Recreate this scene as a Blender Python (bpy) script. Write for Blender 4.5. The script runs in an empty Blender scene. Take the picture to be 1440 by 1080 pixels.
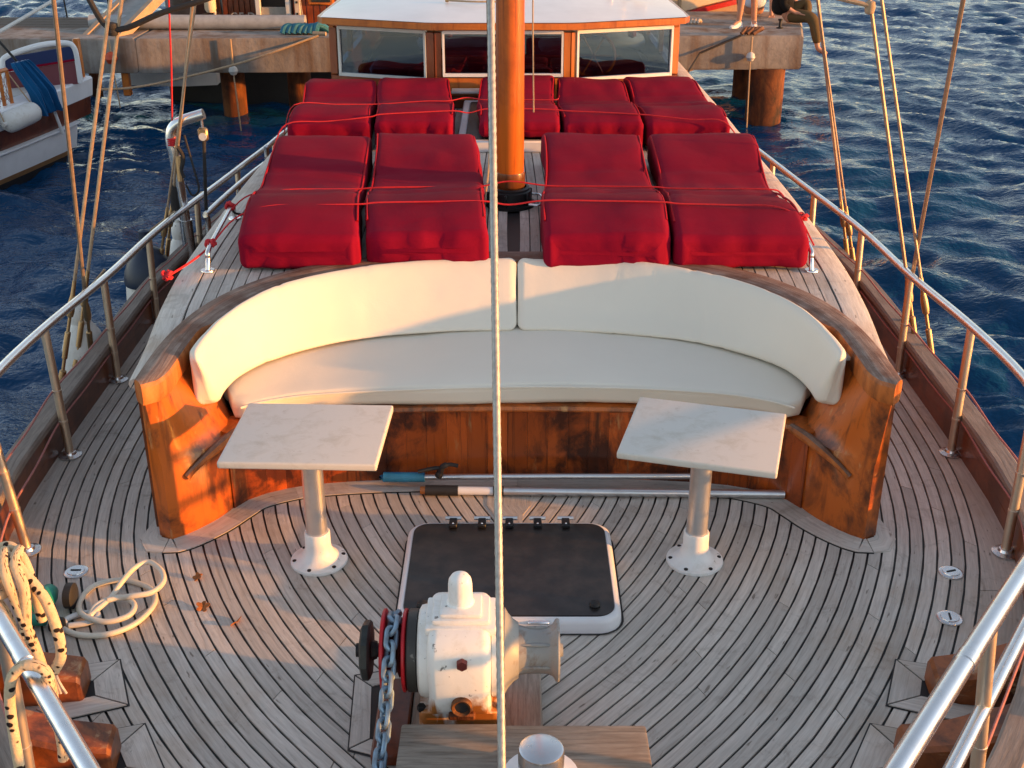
import bpy, bmesh, math, random
import numpy as np
from mathutils import Vector, Matrix, noise

scene = bpy.context.scene
C = scene.collection
R = math.radians
rnd = random.Random(7)

# ------------------------------------------------------------------ camera
cam_d = bpy.data.cameras.new('camera')
cam_d.sensor_width = 36.0
cam_d.lens = 36.0 * 1677.0 / 1440.0
cam_d.clip_start = 0.05
cam_d.clip_end = 6000.0
cam = bpy.data.objects.new('camera', cam_d)
cam.location = (0.013, 0.0, 2.4)
cam.rotation_euler = (R(65.0), 0.0, 0.0)
C.objects.link(cam)
scene.camera = cam

# ------------------------------------------------------------------ light
SUN_EL, SUN_AZ = R(7.0), R(103.0)          # azimuth from +Y towards +X
world = bpy.data.worlds.new('World')
scene.world = world
world.use_nodes = True
wn = world.node_tree
bg = wn.nodes['Background']
sky = wn.nodes.new('ShaderNodeTexSky')
sky.sky_type = 'NISHITA'
sky.sun_disc = False
sky.sun_elevation = SUN_EL
sky.sun_rotation = SUN_AZ
sky.air_density = 1.0
sky.dust_density = 0.3
sky.ozone_density = 1.4
hs = wn.nodes.new('ShaderNodeHueSaturation')
hs.inputs['Saturation'].default_value = 0.62
tint = wn.nodes.new('ShaderNodeMix'); tint.data_type = 'RGBA'; tint.blend_type = 'MULTIPLY'
tint.inputs[0].default_value = 1.0
tint.inputs[7].default_value = (1.025, 0.99, 0.985, 1)
wn.links.new(sky.outputs[0], hs.inputs['Color'])
wn.links.new(hs.outputs[0], tint.inputs[6])
wn.links.new(tint.outputs[2], bg.inputs[0])
bg.inputs[1].default_value = 0.15
sun_d = bpy.data.lights.new('sun', 'SUN')
sun_d.energy = 3.3
sun_d.angle = R(1.0)
sun_d.color = (1.0, 0.40, 0.07)
sun = bpy.data.objects.new('sun', sun_d)
sdir = Vector((math.cos(SUN_EL) * math.sin(SUN_AZ), math.cos(SUN_EL) * math.cos(SUN_AZ), math.sin(SUN_EL)))
sun.rotation_euler = sdir.to_track_quat('Z', 'Y').to_euler()
C.objects.link(sun)
vs = scene.view_settings
vs.view_transform = 'Standard'
vs.look = 'None'
vs.gamma = 1.0
vs.use_curve_mapping = False
vs.exposure = 1.48

# ------------------------------------------------------------------ helpers
OFF = {}


def finish(o, parent=None):
    C.objects.link(o)
    if parent is not None:
        o.parent = parent
    return o


def tag(o, label=None, cat=None, group=None, kind=None):
    if label: o['label'] = label
    if cat: o['category'] = cat
    if group: o['group'] = group
    if kind: o['kind'] = kind
    return o


def thing(name, label, cat, loc=(0, 0, 0), group=None, kind=None):
    o = bpy.data.objects.new(name, None)
    o.empty_display_size = 0.1
    o.location = loc
    OFF[o.name] = Vector(loc)
    C.objects.link(o)
    return tag(o, label, cat, group, kind)


def copy_tree(o, parent=None):
    c = o.copy()
    C.objects.link(c)
    if parent is not None:
        c.parent = parent
    for ch in list(o.children):
        copy_tree(ch, c)
    return c


def cat_rom(pts, n=8, closed=False):
    pts = [Vector(p) for p in pts]
    out = []
    m = len(pts)
    rng = range(m) if closed else range(m - 1)
    for i in rng:
        if closed:
            p0, p1, p2, p3 = pts[(i - 1) % m], pts[i], pts[(i + 1) % m], pts[(i + 2) % m]
        else:
            p1, p2 = pts[i], pts[i + 1]
            p0 = pts[i - 1] if i > 0 else p1 * 2 - p2
            p3 = pts[i + 2] if i + 2 < m else p2 * 2 - p1
        for k in range(n):
            t = k / n
            out.append(0.5 * ((2 * p1) + (p2 - p0) * t + (2 * p0 - 5 * p1 + 4 * p2 - p3) * t * t + (3 * p1 - p0 - 3 * p2 + p3) * t ** 3))
    if not closed:
        out.append(pts[-1].copy())
    return out


def interp(tab, x):
    if x <= tab[0][0]: return tab[0][1]
    for (a, u), (b, v) in zip(tab, tab[1:]):
        if x <= b:
            return u + (v - u) * (x - a) / (b - a)
    return tab[-1][1]


def sinterp(tab, x):
    """smooth (Catmull-Rom) table lookup"""
    if x <= tab[0][0]: return tab[0][1]
    if x >= tab[-1][0]: return tab[-1][1]
    for i in range(len(tab) - 1):
        if x <= tab[i + 1][0]:
            x1, y1 = tab[i]; x2, y2 = tab[i + 1]
            x0, y0 = tab[i - 1] if i > 0 else (x1 - (x2 - x1), y1)
            x3, y3 = tab[i + 2] if i + 2 < len(tab) else (x2 + (x2 - x1), y2)
            h = x2 - x1
            t = (x - x1) / h
            m1 = (y2 - y0) / (x2 - x0) * h
            m2 = (y3 - y1) / (x3 - x1) * h
            return (2*t**3-3*t**2+1)*y1 + (t**3-2*t**2+t)*m1 + (-2*t**3+3*t**2)*y2 + (t**3-t**2)*m2


class MB:
    def __init__(s):
        s.v = []; s.f = []; s.uv = []

    def add(s, V, F, U=None):
        b = len(s.v)
        s.v += [tuple(p) for p in V]
        s.uv += list(U) if U is not None else [(0.0, 0.0)] * len(V)
        s.f += [tuple(i + b for i in f) for f in F]
        return s

    def box(s, c, d, bev=0.0, rz=0.0, M=None, seg=1):
        bm = bmesh.new()
        bmesh.ops.create_cube(bm, size=1.0)
        bmesh.ops.scale(bm, vec=d, verts=bm.verts)
        if bev > 0:
            bmesh.ops.bevel(bm, geom=list(bm.edges), offset=bev, segments=seg, profile=0.6, affect='EDGES')
        X = Matrix.Translation(c) @ (M if M is not None else Matrix.Rotation(rz, 4, 'Z'))
        bm.verts.ensure_lookup_table()
        V = [X @ v.co for v in bm.verts]
        F = [[v.index for v in f.verts] for f in bm.faces]
        # uv: along longest axis
        ax = max(range(3), key=lambda i: d[i])
        a2 = 1 if ax == 0 else 0
        U = [(v.co[ax], v.co[a2] + v.co[2] * .7) for v in bm.verts]
        bm.free()
        return s.add(V, F, U)

    def tube(s, path, r, n=8, closed=False, cap=True, lobes=0, depth=0.0, pitch=0.1):
        P = [Vector(p) for p in path]
        m = len(P)
        rings = []
        T = []
        for i in range(m):
            if closed:
                t = P[(i + 1) % m] - P[(i - 1) % m]
            else:
                t = P[min(i + 1, m - 1)] - P[max(i - 1, 0)]
            T.append(t.normalized() if t.length > 1e-9 else Vector((0, 0, 1)))
        up = Vector((0, 0, 1)) if abs(T[0].z) < 0.9 else Vector((1, 0, 0))
        nrm = (up - T[0] * up.dot(T[0])).normalized()
        L = 0.0
        V = []; U = []
        for i in range(m):
            if i:
                L += (P[i] - P[i - 1]).length
                nrm = (nrm - T[i] * nrm.dot(T[i]))
                nrm = nrm.normalized() if nrm.length > 1e-6 else T[i].orthogonal().normalized()
            bn = T[i].cross(nrm)
            rr = r[i] if isinstance(r, (list, tuple)) else r
            for j in range(n):
                a = 2 * math.pi * j / n
                q = rr
                if lobes:
                    q = rr * (1 - depth + depth * abs(math.cos(lobes * 0.5 * (a - 2 * math.pi * L / pitch))))
                V.append(P[i] + (nrm * math.cos(a) + bn * math.sin(a)) * q)
                U.append((L, j / n))
        F = []
        for i in range(m if closed else m - 1):
            i2 = (i + 1) % m
            for j in range(n):
                j2 = (j + 1) % n
                F.append((i * n + j, i * n + j2, i2 * n + j2, i2 * n + j))
        if cap and not closed:
            F.append(tuple(range(n - 1, -1, -1)))
            F.append(tuple((m - 1) * n + j for j in range(n)))
        return s.add(V, F, U)

    def lathe(s, prof, c, axis='z', n=24):
        V = []; F = []; U = []
        m = len(prof)
        for (r, h) in prof:
            for j in range(n):
                a = 2 * math.pi * j / n
                x, y = max(r, 1e-4) * math.cos(a), max(r, 1e-4) * math.sin(a)
                p = {'z': (x, y, h), 'x': (h, x, y), 'y': (y, h, x)}[axis]
                V.append((c[0] + p[0], c[1] + p[1], c[2] + p[2]))
                U.append((h, j / n))
        for i in range(m - 1):
            for j in range(n):
                j2 = (j + 1) % n
                F.append((i * n + j, i * n + j2, (i + 1) * n + j2, (i + 1) * n + j))
        if prof[0][0] > 1e-3: F.append(tuple(range(n - 1, -1, -1)))
        if prof[-1][0] > 1e-3: F.append(tuple((m - 1) * n + j for j in range(n)))
        return s.add(V, F, U)

    def loft(s, rings, cap=True, closed=True):
        n = len(rings[0]); V = []; F = []; U = []
        L = 0.0
        for i, r in enumerate(rings):
            if i: L += (Vector(r[0]) - Vector(rings[i - 1][0])).length
            w = 0.0
            for j, p in enumerate(r):
                if j: w += (Vector(p) - Vector(r[j - 1])).length
                V.append(p); U.append((L, w))
        for i in range(len(rings) - 1):
            for j in range(n if closed else n - 1):
                j2 = (j + 1) % n
                F.append((i * n + j, i * n + j2, (i + 1) * n + j2, (i + 1) * n + j))
        if cap and closed:
            F.append(tuple(range(n - 1, -1, -1)))
            F.append(tuple((len(rings) - 1) * n + j for j in range(n)))
        return s.add(V, F, U)

    def prism(s, poly, z0, z1):
        n = len(poly)
        V = [(p[0], p[1], z0) for p in poly] + [(p[0], p[1], z1) for p in poly]
        F = [tuple(range(n - 1, -1, -1)), tuple(range(n, 2 * n))]
        F += [(i, (i + 1) % n, n + (i + 1) % n, n + i) for i in range(n)]
        U = [(p[1], p[0]) for p in poly] * 2
        return s.add(V, F, U)

    def obj(s, name, mat, parent=None, smooth=True, sharp=38, label=None, local=False, cat=None, group=None, kind=None):
        me = bpy.data.meshes.new(name)
        off = OFF.get(parent.name, Vector()) if (parent is not None and not local) else Vector()
        V = [(p[0] - off[0], p[1] - off[1], p[2] - off[2]) for p in s.v]
        me.from_pydata(V, [], s.f)
        bm = bmesh.new(); bm.from_mesh(me)
        bmesh.ops.recalc_face_normals(bm, faces=bm.faces)
        bm.to_mesh(me); bm.free()
        uvl = me.uv_layers.new(name='UVMap')
        li = np.zeros(len(me.loops), dtype=np.int32)
        me.loops.foreach_get('vertex_index', li)
        ua = np.array(s.uv, dtype=np.float32)[li]
        uvl.data.foreach_set('uv', ua.ravel())
        if smooth:
            me.polygons.foreach_set('use_smooth', [True] * len(me.polygons))
            me.set_sharp_from_angle(angle=R(sharp))
        for m in (mat if isinstance(mat, (list, tuple)) else [mat]):
            me.materials.append(m)
        o = bpy.data.objects.new(name, me)
        finish(o, parent)
        OFF[o.name] = off if parent is not None else Vector()
        tag(o, label, cat, group, kind)
        return o


def displace(o, fn):
    me = o.data
    n = len(me.vertices)
    nr = [v.normal.copy() for v in me.vertices]
    for v, k in zip(me.vertices, nr):
        v.co += k * fn(v.co, k)
    me.update()


def round_ring(q, r, arc=4, mids=6):
    """q: 4 corner Vectors; returns a ring of points with rounded corners and points along the edges"""
    out = []
    m = 4
    for i in range(m):
        p, a, b = q[i], q[(i - 1) % m], q[(i + 1) % m]
        da, db = (a - p), (b - p)
        ra, rb = min(r, da.length * .48), min(r, db.length * .48)
        da = da.normalized() if da.length > 1e-9 else da
        db = db.normalized() if db.length > 1e-9 else db
        for k in range(arc + 1):
            t = math.pi / 2 * k / arc
            out.append(p + da * ra * (1 - math.sin(t)) + db * rb * (1 - math.cos(t)))
        e0 = p + db * rb
        dd = (a - b)
        q2 = q[(i + 1) % m]
        e1 = q2 + (p - q2).normalized() * min(r, (p - q2).length * .48) if (p - q2).length > 1e-9 else q2
        for k in range(1, mids):
            out.append(e0.lerp(e1, k / mids))
    return out


def inset(q, d):
    out = []
    for i in range(4):
        p, a, b = q[i], q[(i - 1) % 4], q[(i + 1) % 4]
        da, db = (a - p), (b - p)
        out.append(p + da.normalized() * min(d, da.length * .45) + db.normalized() * min(d, db.length * .45))
    return out


def pillow(mb, quads, r, mids=6, arc=4, endseg=5, ends_fill=False):
    quads = [[Vector(p) for p in q] for q in quads]
    rings = []

    def ctr(q): return sum(q, Vector()) / 4
    T0 = (ctr(quads[0]) - ctr(quads[1])).normalized()
    T1 = (ctr(quads[-1]) - ctr(quads[-2])).normalized()
    for k in range(endseg, 0, -1):
        a = math.pi / 2 * k / endseg
        q = inset([p + T0 * r * math.sin(a) for p in quads[0]], r * (1 - math.cos(a)) + 1e-4)
        rings.append(round_ring(q, max(r * math.cos(a), .004), arc, mids))
    deep = min((quads[0][0] - quads[0][3]).length, (quads[0][0] - quads[0][1]).length) * .44
    ends = [[], []]
    for e, (q0, T) in enumerate(((quads[0], T0), (quads[-1], T1))):
        for f in (.35, .65, 1.0):
            q = inset([p + T * r for p in q0], r + (deep - r) * f) if ends_fill else None
            if q: ends[e].append(round_ring(q, .004, arc, mids))
    rings = ends[0][::-1] + rings
    for q in quads:
        rings.append(round_ring(q, r, arc, mids))
    for k in range(1, endseg + 1):
        a = math.pi / 2 * k / endseg
        q = inset([p + T1 * r * math.sin(a) for p in quads[-1]], r * (1 - math.cos(a)) + 1e-4)
        rings.append(round_ring(q, max(r * math.cos(a), .004), arc, mids))
    rings += ends[1]
    return mb.loft(rings)


# ------------------------------------------------------------------ materials
class Mat:
    def __init__(s, name, rough=.5, metal=0.0, col=(.5, .5, .5), spec=.5, coat=0.0):
        s.m = bpy.data.materials.new(name)
        s.m.use_nodes = True
        s.t = s.m.node_tree
        s.b = s.t.nodes['Principled BSDF']
        s.b.inputs['Base Color'].default_value = (*col, 1)
        s.b.inputs['Roughness'].default_value = rough
        s.b.inputs['Metallic'].default_value = metal
        s.b.inputs['Specular IOR Level'].default_value = spec
        if coat:
            s.b.inputs['Coat Weight'].default_value = coat
            s.b.inputs['Coat Roughness'].default_value = .12

    def n(s, t): return s.t.nodes.new(t)
    def l(s, a, b): s.t.links.new(a, b)

    def coord(s, kind='Object', scale=(1, 1, 1), loc=(0, 0, 0), rot=(0, 0, 0)):
        tc = s.n('ShaderNodeTexCoord'); mp = s.n('ShaderNodeMapping')
        s.l(tc.outputs[kind], mp.inputs[0])
        mp.inputs['Scale'].default_value = scale
        mp.inputs['Location'].default_value = loc
        mp.inputs['Rotation'].default_value = rot
        return mp.outputs[0]

    def pos(s, scale=(1, 1, 1)):
        g = s.n('ShaderNodeNewGeometry'); mp = s.n('ShaderNodeMapping')
        s.l(g.outputs['Position'], mp.inputs[0]); mp.inputs['Scale'].default_value = scale
        return mp.outputs[0]

    def noise(s, vec, scale=5, detail=4, rough=.55, dist=0.0):
        x = s.n('ShaderNodeTexNoise')
        s.l(vec, x.inputs['Vector'])
        x.inputs['Scale'].default_value = scale
        x.inputs['Detail'].default_value = detail
        x.inputs['Roughness'].default_value = rough
        x.inputs['Distortion'].default_value = dist
        return x.outputs['Fac']

    def ramp(s, fac, stops):
        x = s.n('ShaderNodeValToRGB')
        e = x.color_ramp.elements
        while len(e) < len(stops): e.new(.5)
        for el, (p, c) in zip(e, stops):
            el.position = p
            el.color = (*c, 1) if len(c) == 3 else c
        s.l(fac, x.inputs[0])
        return x.outputs[0]

    def sramp(s, fac, a, b):
        x = s.n('ShaderNodeMapRange')
        x.inputs[1].default_value = a; x.inputs[2].default_value = b
        s.l(fac, x.inputs[0])
        return x.outputs[0]

    def mix(s, fac, a, b, mode='MIX'):
        x = s.n('ShaderNodeMix'); x.data_type = 'RGBA'; x.blend_type = mode
        if isinstance(fac, (int, float)): x.inputs[0].default_value = fac
        else: s.l(fac, x.inputs[0])
        for i, c in ((6, a), (7, b)):
            if isinstance(c, tuple): x.inputs[i].default_value = (*c, 1) if len(c) == 3 else c
            else: s.l(c, x.inputs[i])
        return x.outputs[2]

    def math(s, op, a, b=0.0):
        x = s.n('ShaderNodeMath'); x.operation = op
        for i, c in ((0, a), (1, b)):
            if isinstance(c, (int, float)): x.inputs[i].default_value = c
            else: s.l(c, x.inputs[i])
        return x.outputs[0]

    def rand(s):
        x = s.n('ShaderNodeObjectInfo'); return x.outputs['Random']

    def color(s, out): s.l(out, s.b.inputs['Base Color'])
    def roughness(s, out): s.l(out, s.b.inputs['Roughness'])

    def bump(s, h, strength=.3, dist=.01):
        x = s.n('ShaderNodeBump')
        x.inputs['Strength'].default_value = strength
        x.inputs['Distance'].default_value = dist
        s.l(h, x.inputs['Height'])
        s.l(x.outputs[0], s.b.inputs['Normal'])


def m_teak(name, dark=(.38, .34, .30), light=(.66, .61, .55), tint=(.38, .27, .18)):
    M = Mat(name, rough=.78, spec=.25)
    uv = M.coord('UV', (5, 75, 1))
    g = M.noise(uv, 1.0, 7, .65, .6)
    fine = M.noise(M.coord('UV', (22, 330, 1)), 1.0, 3, .6)
    col = M.ramp(g, [(.28, dark), (.48, tuple((a + b) / 2 * 1.03 for a, b in zip(dark, light))), (.72, light)])
    col = M.mix(M.math('MULTIPLY', M.sramp(fine, .35, .7), .30), col, dark)
    foot = M.noise(M.pos((1, 1, 1)), 7.0, 6, .7, 1.2)
    col = M.mix(M.math('MULTIPLY', M.sramp(foot, .56, .70), .5), col, (.21, .175, .145))
    bl = M.noise(M.pos((1, 1, 1)), 2.3, 5, .6)
    col = M.mix(M.math('MULTIPLY', M.sramp(bl, .5, .72), .55), col, tint)
    sp = M.noise(M.coord('UV', (14, 50, 1)), 1.0, 2, .5)
    col = M.mix(M.math('MULTIPLY', M.sramp(sp, .68, .76), .7), col, (.10, .075, .055))
    r = M.rand()
    v = M.sramp(r, 0, 1)
    mr = M.n('ShaderNodeMapRange'); M.l(r, mr.inputs[0]); mr.inputs[3].default_value = .82; mr.inputs[4].default_value = 1.14
    cb = M.n('ShaderNodeCombineColor')
    for i in range(3): M.l(mr.outputs[0], cb.inputs[i])
    col = M.mix(1.0, col, cb.outputs[0], 'MULTIPLY')
    M.color(col)
    M.bump(M.math('ADD', g, M.math('MULTIPLY', fine, .5)), .35, .004)
    return M.m


def m_varnish(name, base=(.50, .135, .02), dark=(.13, .035, .008), pale=(.60, .33, .13), sc=(22, 22, 1.6), wear=.25, rough=.32, rnd_amt=.0, worn=.7):
    M = Mat(name, rough=rough, spec=.4, coat=.25)
    v = M.coord('Object', sc)
    g = M.noise(v, 1.0, 7, .62, .5)
    big = M.noise(M.coord('Object', (4.5, 4.5, 3.2)), 1.0, 8, .68, .4)
    col = M.ramp(g, [(.25, dark), (.46, base), (.62, base), (.85, tuple(min(1, c * 1.35) for c in base))])
    col = M.mix(M.math('MULTIPLY', M.sramp(big, .47, .60), worn), col, dark)
    w2 = M.noise(M.coord('Object', (sc[0] * .55, sc[1] * .55, sc[2] * 2.2), (3, 1, 2)), 1.0, 8, .7)
    wm = M.sramp(w2, .60, .70)
    col = M.mix(M.math('MULTIPLY', wm, wear * 2), col, pale)
    if rnd_amt:
        rr = M.rand()
        mr = M.n('ShaderNodeMapRange'); M.l(rr, mr.inputs[0]); mr.inputs[3].default_value = 1 - rnd_amt; mr.inputs[4].default_value = 1.12
        cb = M.n('ShaderNodeCombineColor')
        for i in range(3): M.l(mr.outputs[0], cb.inputs[i])
        col = M.mix(1.0, col, cb.outputs[0], 'MULTIPLY')
    M.color(col)
    M.roughness(M.math('ADD', M.math('MULTIPLY', wm, .4), rough))
    M.bump(g, .25, .004)
    return M.m


def m_capwood(name):
    M = Mat(name, rough=.62, spec=.3)
    g = M.noise(M.coord('UV', (3, 60, 1)), 1.0, 8, .7, .8)
    g2 = M.noise(M.coord('Object', (6, 6, 6)), 1.0, 6, .65)
    grey = M.ramp(g, [(.3, (.12, .065, .045)), (.5, (.23, .15, .115)), (.72, (.38, .31, .26))])
    brown = M.ramp(g, [(.3, (.08, .032, .018)), (.7, (.22, .115, .075))])
    c = M.mix(M.sramp(g2, .42, .60), grey, brown)
    geo = M.n('ShaderNodeNewGeometry'); sx = M.n('ShaderNodeSeparateXYZ'); M.l(geo.outputs['True Normal'], sx.inputs[0])
    side = M.ramp(M.noise(M.coord('Object', (16, 16, 3)), 1.0, 6, .6), [(.3, (.12, .04, .012)), (.5, (.46, .13, .025)), (.75, (.55, .22, .06))])
    c = M.mix(M.sramp(sx.outputs[2], .25, .75), side, c)
    M.color(c)
    M.bump(g, .5, .006)
    return M.m


def m_steel(name, col=(.72, .72, .73), rough=.22, dirt=.0):
    M = Mat(name, rough=rough, metal=1.0, col=col)
    n = M.noise(M.coord('Object', (14, 14, 14)), 1.0, 5, .6)
    M.roughness(M.math('ADD', M.math('MULTIPLY', n, .22), rough - .08))
    M.color(M.mix(M.math('MULTIPLY', M.sramp(n, .5, .75), .35 + dirt), col, tuple(c * .55 for c in (col[0], col[1] * .93, col[2] * .85))))
    return M.m


def m_fabric(name, col, rough=.8, amp=.25, scale=9, weave=420, sheen=.0, var=.25):
    M = Mat(name, rough=rough, spec=.14)
    n = M.noise(M.coord('Object', (scale, scale, scale)), 1.0, 5, .55, .3)
    w = M.noise(M.coord('Object', (weave, weave, weave)), 1.0, 1, .5)
    n3 = M.noise(M.coord('Object', (2.2, 2.2, 2.2)), 1.0, 5, .6)
    c = M.mix(M.math('MULTIPLY', M.sramp(n3, .35, .7), var), col, tuple(x * .62 for x in col) if col[0] < .3 or col[1] > .01 else (.13, .0015, .018))
    M.color(c)
    if sheen:
        M.b.inputs['Sheen Weight'].default_value = sheen
        M.b.inputs['Sheen Roughness'].default_value = .4
    M.bump(M.math('ADD', n, M.math('MULTIPLY', w, .08)), amp, .02)
    return M.m


def m_plain(name, col, rough=.5, metal=0.0, var=.25, scale=8, bump=.1, coat=0.0, dark=None, spec=.5):
    M = Mat(name, rough=rough, metal=metal, coat=coat, spec=spec)
    n = M.noise(M.coord('Object', (scale, scale, scale)), 1.0, 6, .6)
    M.color(M.mix(M.math('MULTIPLY', M.sramp(n, .4, .7), var * 2), col, dark or tuple(x * .5 for x in col)))
    M.bump(n, bump, .01)
    return M.m


def m_stained(name, col=(.78, .77, .74), rust=(.36, .13, .025), grime=(.10, .085, .07), rough=.42, hi=.62, z0=None, chips=.85):
    M = Mat(name, rough=rough, spec=.5)
    n = M.noise(M.coord('Object', (11, 11, 11)), 1.0, 8, .7, .4)
    n2 = M.noise(M.coord('Object', (38, 38, 30), (4, 2, 1)), 1.0, 4, .6)
    n3 = M.noise(M.coord('Object', (7, 7, 4), (9, 5, 3)), 1.0, 7, .68, .6)
    c = M.mix(M.sramp(n, .50, .75), col, tuple(x * .78 for x in (col[0], col[1] * .95, col[2] * .86)))
    c = M.mix(M.math('MULTIPLY', M.sramp(n2, .66, .71), chips), c, grime)
    if z0 is not None:
        sx = M.n('ShaderNodeSeparateXYZ'); M.l(M.coord('Object'), sx.inputs[0])
        low = M.sramp(sx.outputs[2], z0[1], z0[0])
        rm = M.sramp(M.math('ADD', n3, M.math('MULTIPLY', low, .34)), hi, hi + .12)
    else:
        rm = M.sramp(n3, hi, hi + .1)
    c = M.mix(rm, c, rust)
    c = M.mix(M.math('MULTIPLY', M.sramp(n, .62, .72), M.math('MULTIPLY', rm, .9)), c, grime)
    M.color(c)
    M.bump(M.math('ADD', n, M.math('MULTIPLY', rm, .5)), .2, .006)
    return M.m


TEAK = m_teak('teak_weathered')
TEAK2 = m_teak('teak_brown', (.17, .125, .09), (.42, .34, .27), (.30, .19, .11))
TIMB = m_teak('grey_timber', (.13, .105, .085), (.40, .35, .295), (.22, .13, .075))
CAULK = m_plain('black_caulk', (.010, .010, .011), .6, var=.1)
VARN = m_varnish('varnished_bench', (.50, .115, .013), (.075, .022, .008), (.56, .30, .12), (26, 26, 2.2), .42, .32, worn=.9)
STAVE = m_varnish('varnished_stave', (.46, .088, .012), (.035, .010, .005), (.44, .22, .08), (38, 38, 1.5), .35, .3, rnd_amt=.42, worn=.9)
CAPW = m_capwood('weathered_cap')
MASTW = m_varnish('mast_varnish', (.50, .115, .012), (.17, .035, .006), (.6, .24, .07), (48, 48, .9), .10, .30, worn=.40)
ORANGE = m_varnish('wheelhouse_varnish', (.52, .16, .03), (.24, .06, .012), (.6, .3, .1), (18, 18, 2), .06, .3, worn=.35)
BULW = m_varnish('bulwark_varnish', (.17, .050, .016), (.05, .016, .007), (.28, .15, .08), (3, 3, 22), .05, .36)
KNEE = m_varnish('knee_wood', (.27, .075, .018), (.045, .016, .008), (.40, .24, .13), (9, 9, 9), .6, .45, worn=.85)
RAILW = m_teak('grey_rail_cap', (.15, .12, .10), (.36, .30, .26), (.22, .13, .09))
STEEL = m_steel('stainless_steel')
STANCH = m_steel('stanchion_steel', (.74, .60, .46), .42, .1)
STEEL2 = m_steel('brushed_alloy', (.78, .78, .78), .34)
BRONZE = m_steel('dull_bronze', (.42, .28, .15), .42)
DARKM = m_plain('dark_metal', (.03, .03, .032), .5, .6)
CREAM = m_fabric('cream_vinyl', (.74, .685, .585), .55, .16, 5, 300, var=.10)
RED = m_fabric('crimson_canvas', (.225, .0010, .019), .88, .24, 6, 360, .0, .55)
REDP = m_fabric('crimson_piping', (.36, .004, .012), .75, .2, 20, 300, .0, .2)
ROPER = m_plain('red_cord', (.55, .012, .02), .7, scale=60)
ROPEW = m_plain('pale_cord', (.52, .43, .36), .8, scale=60)
ROPEC = m_plain('tan_rope', (.42, .30, .19), .8, scale=50)
ROPED = m_plain('dark_rope', (.025, .022, .022), .8, scale=50)
GUARD = m_plain('pink_guard_cord', (.40, .15, .13), .8, scale=60)
WIRE = m_plain('galvanised_wire', (.40, .29, .20), .45, .55, var=.3, scale=40)
WIREW = m_plain('white_wire_rope', (.40, .385, .36), .45, .35, scale=80, var=.3)
WHITE = m_stained('white_enamel', (.80, .80, .78), hi=.80)
TABLEW = m_stained('pale_table_board', (.60, .57, .52), (.47, .43, .37), (.34, .27, .2), .5, .76, chips=.3)
WINDW = m_stained('rusty_white_enamel', (.78, .77, .74), z0=(.09, .24), hi=.70)
ALLOY = m_stained('worn_alloy_drum', (.27, .27, .26), (.17, .10, .06), (.06, .05, .045), .45, .52)
REDPL = m_plain('red_paint', (.50, .012, .02), .4, var=.3, scale=20)
GALV = m_plain('galvanised_chain', (.22, .33, .44), .45, .55, var=.4, scale=30, dark=(.14, .13, .12))
ACRYL = m_plain('dusty_black_acrylic', (.010, .0095, .010), .34, var=.5, scale=14, dark=(.035, .03, .027), bump=.03)
HOSE = m_plain('cream_hose', (.68, .63, .52), .45, var=.15, scale=12)
GREEN = m_plain('green_plastic', (.02, .28, .20), .4)
BLACKR = m_plain('black_rubber', (.015, .015, .016), .6)
GEL = m_plain('white_gelcoat', (.76, .77, .79), .3, var=.1, scale=4)
GEL2 = m_plain('dull_white_gelcoat', (.60, .60, .58), .4, var=.2, scale=5, dark=(.34, .32, .28))
FENDW = m_stained('fender_white', (.66, .65, .62), (.45, .4, .33), (.2, .18, .16), .5, .68)
FENDB = m_plain('fender_navy', (.008, .02, .05), .45)
BLUEC = m_fabric('blue_towel', (.008, .10, .26), .9, .6, 12, 200, .3, .4)
BLUET = m_plain('blue_tarpaulin', (.01, .14, .22), .5, scale=18)
BLUEG = m_plain('blue_grip', (.015, .17, .36), .5)
NAVY = m_fabric('navy_cloth', (.03, .045, .12), .9, .2, 10)
MAHOG = m_varnish('dark_mahogany', (.13, .03, .010), (.04, .01, .005), (.2, .1, .05), (9, 9, 1.0), .03, .35)
MAHOG2 = m_varnish('red_mahogany', (.24, .055, .016), (.10, .02, .007), (.3, .15, .06), (9, 9, 1.0), .03, .35)
TANP = m_plain('tan_antifouling', (.34, .18, .07), .6)
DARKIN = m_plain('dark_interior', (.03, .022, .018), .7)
SKIN = m_plain('skin', (.50, .25, .16), .5, var=.1)
HAIR = m_plain('dark_hair', (.02, .013, .01), .6)
CLW = m_fabric('pale_blue_cotton', (.55, .62, .74), .9, .3, 14, var=.15)
CLB = m_fabric('black_cotton', (.012, .012, .013), .9, .3, 14)
CLO = m_fabric('olive_cotton', (.11, .075, .035), .9, .3, 14)
SHOEW = m_plain('white_shoe', (.75, .74, .72), .5, var=.1)
CREAMP = m_plain('cream_hull_paint', (.72, .60, .42), .4, var=.15, scale=3)
SLATE = m_plain('dark_waterline', (.02, .018, .018), .6)
LEAF = m_plain('dry_leaf', (.36, .12, .025), .7, scale=40)
NETM = m_plain('net_twine', (.32, .14, .10), .8)


def m_flecked():
    M = Mat('flecked_rope', rough=.8, spec=.2)
    c = M.coord('UV', (58, 3.2, 1))
    ch = M.n('ShaderNodeTexVoronoi'); M.l(c, ch.inputs['Vector']); ch.inputs['Scale'].default_value = 1.0
    ch.inputs['Randomness'].default_value = .75
    base = M.mix(M.noise(M.coord('Object', (70, 70, 70)), 1, 3), (.66, .53, .36), (.50, .36, .22))
    M.color(M.mix(M.sramp(ch.outputs['Distance'], .40, .33), base, (.018, .012, .012)))
    M.bump(M.noise(M.coord('UV', (140, 9, 1)), 1, 2), .5, .004)
    return M.m


FLECK = m_flecked()


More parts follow.
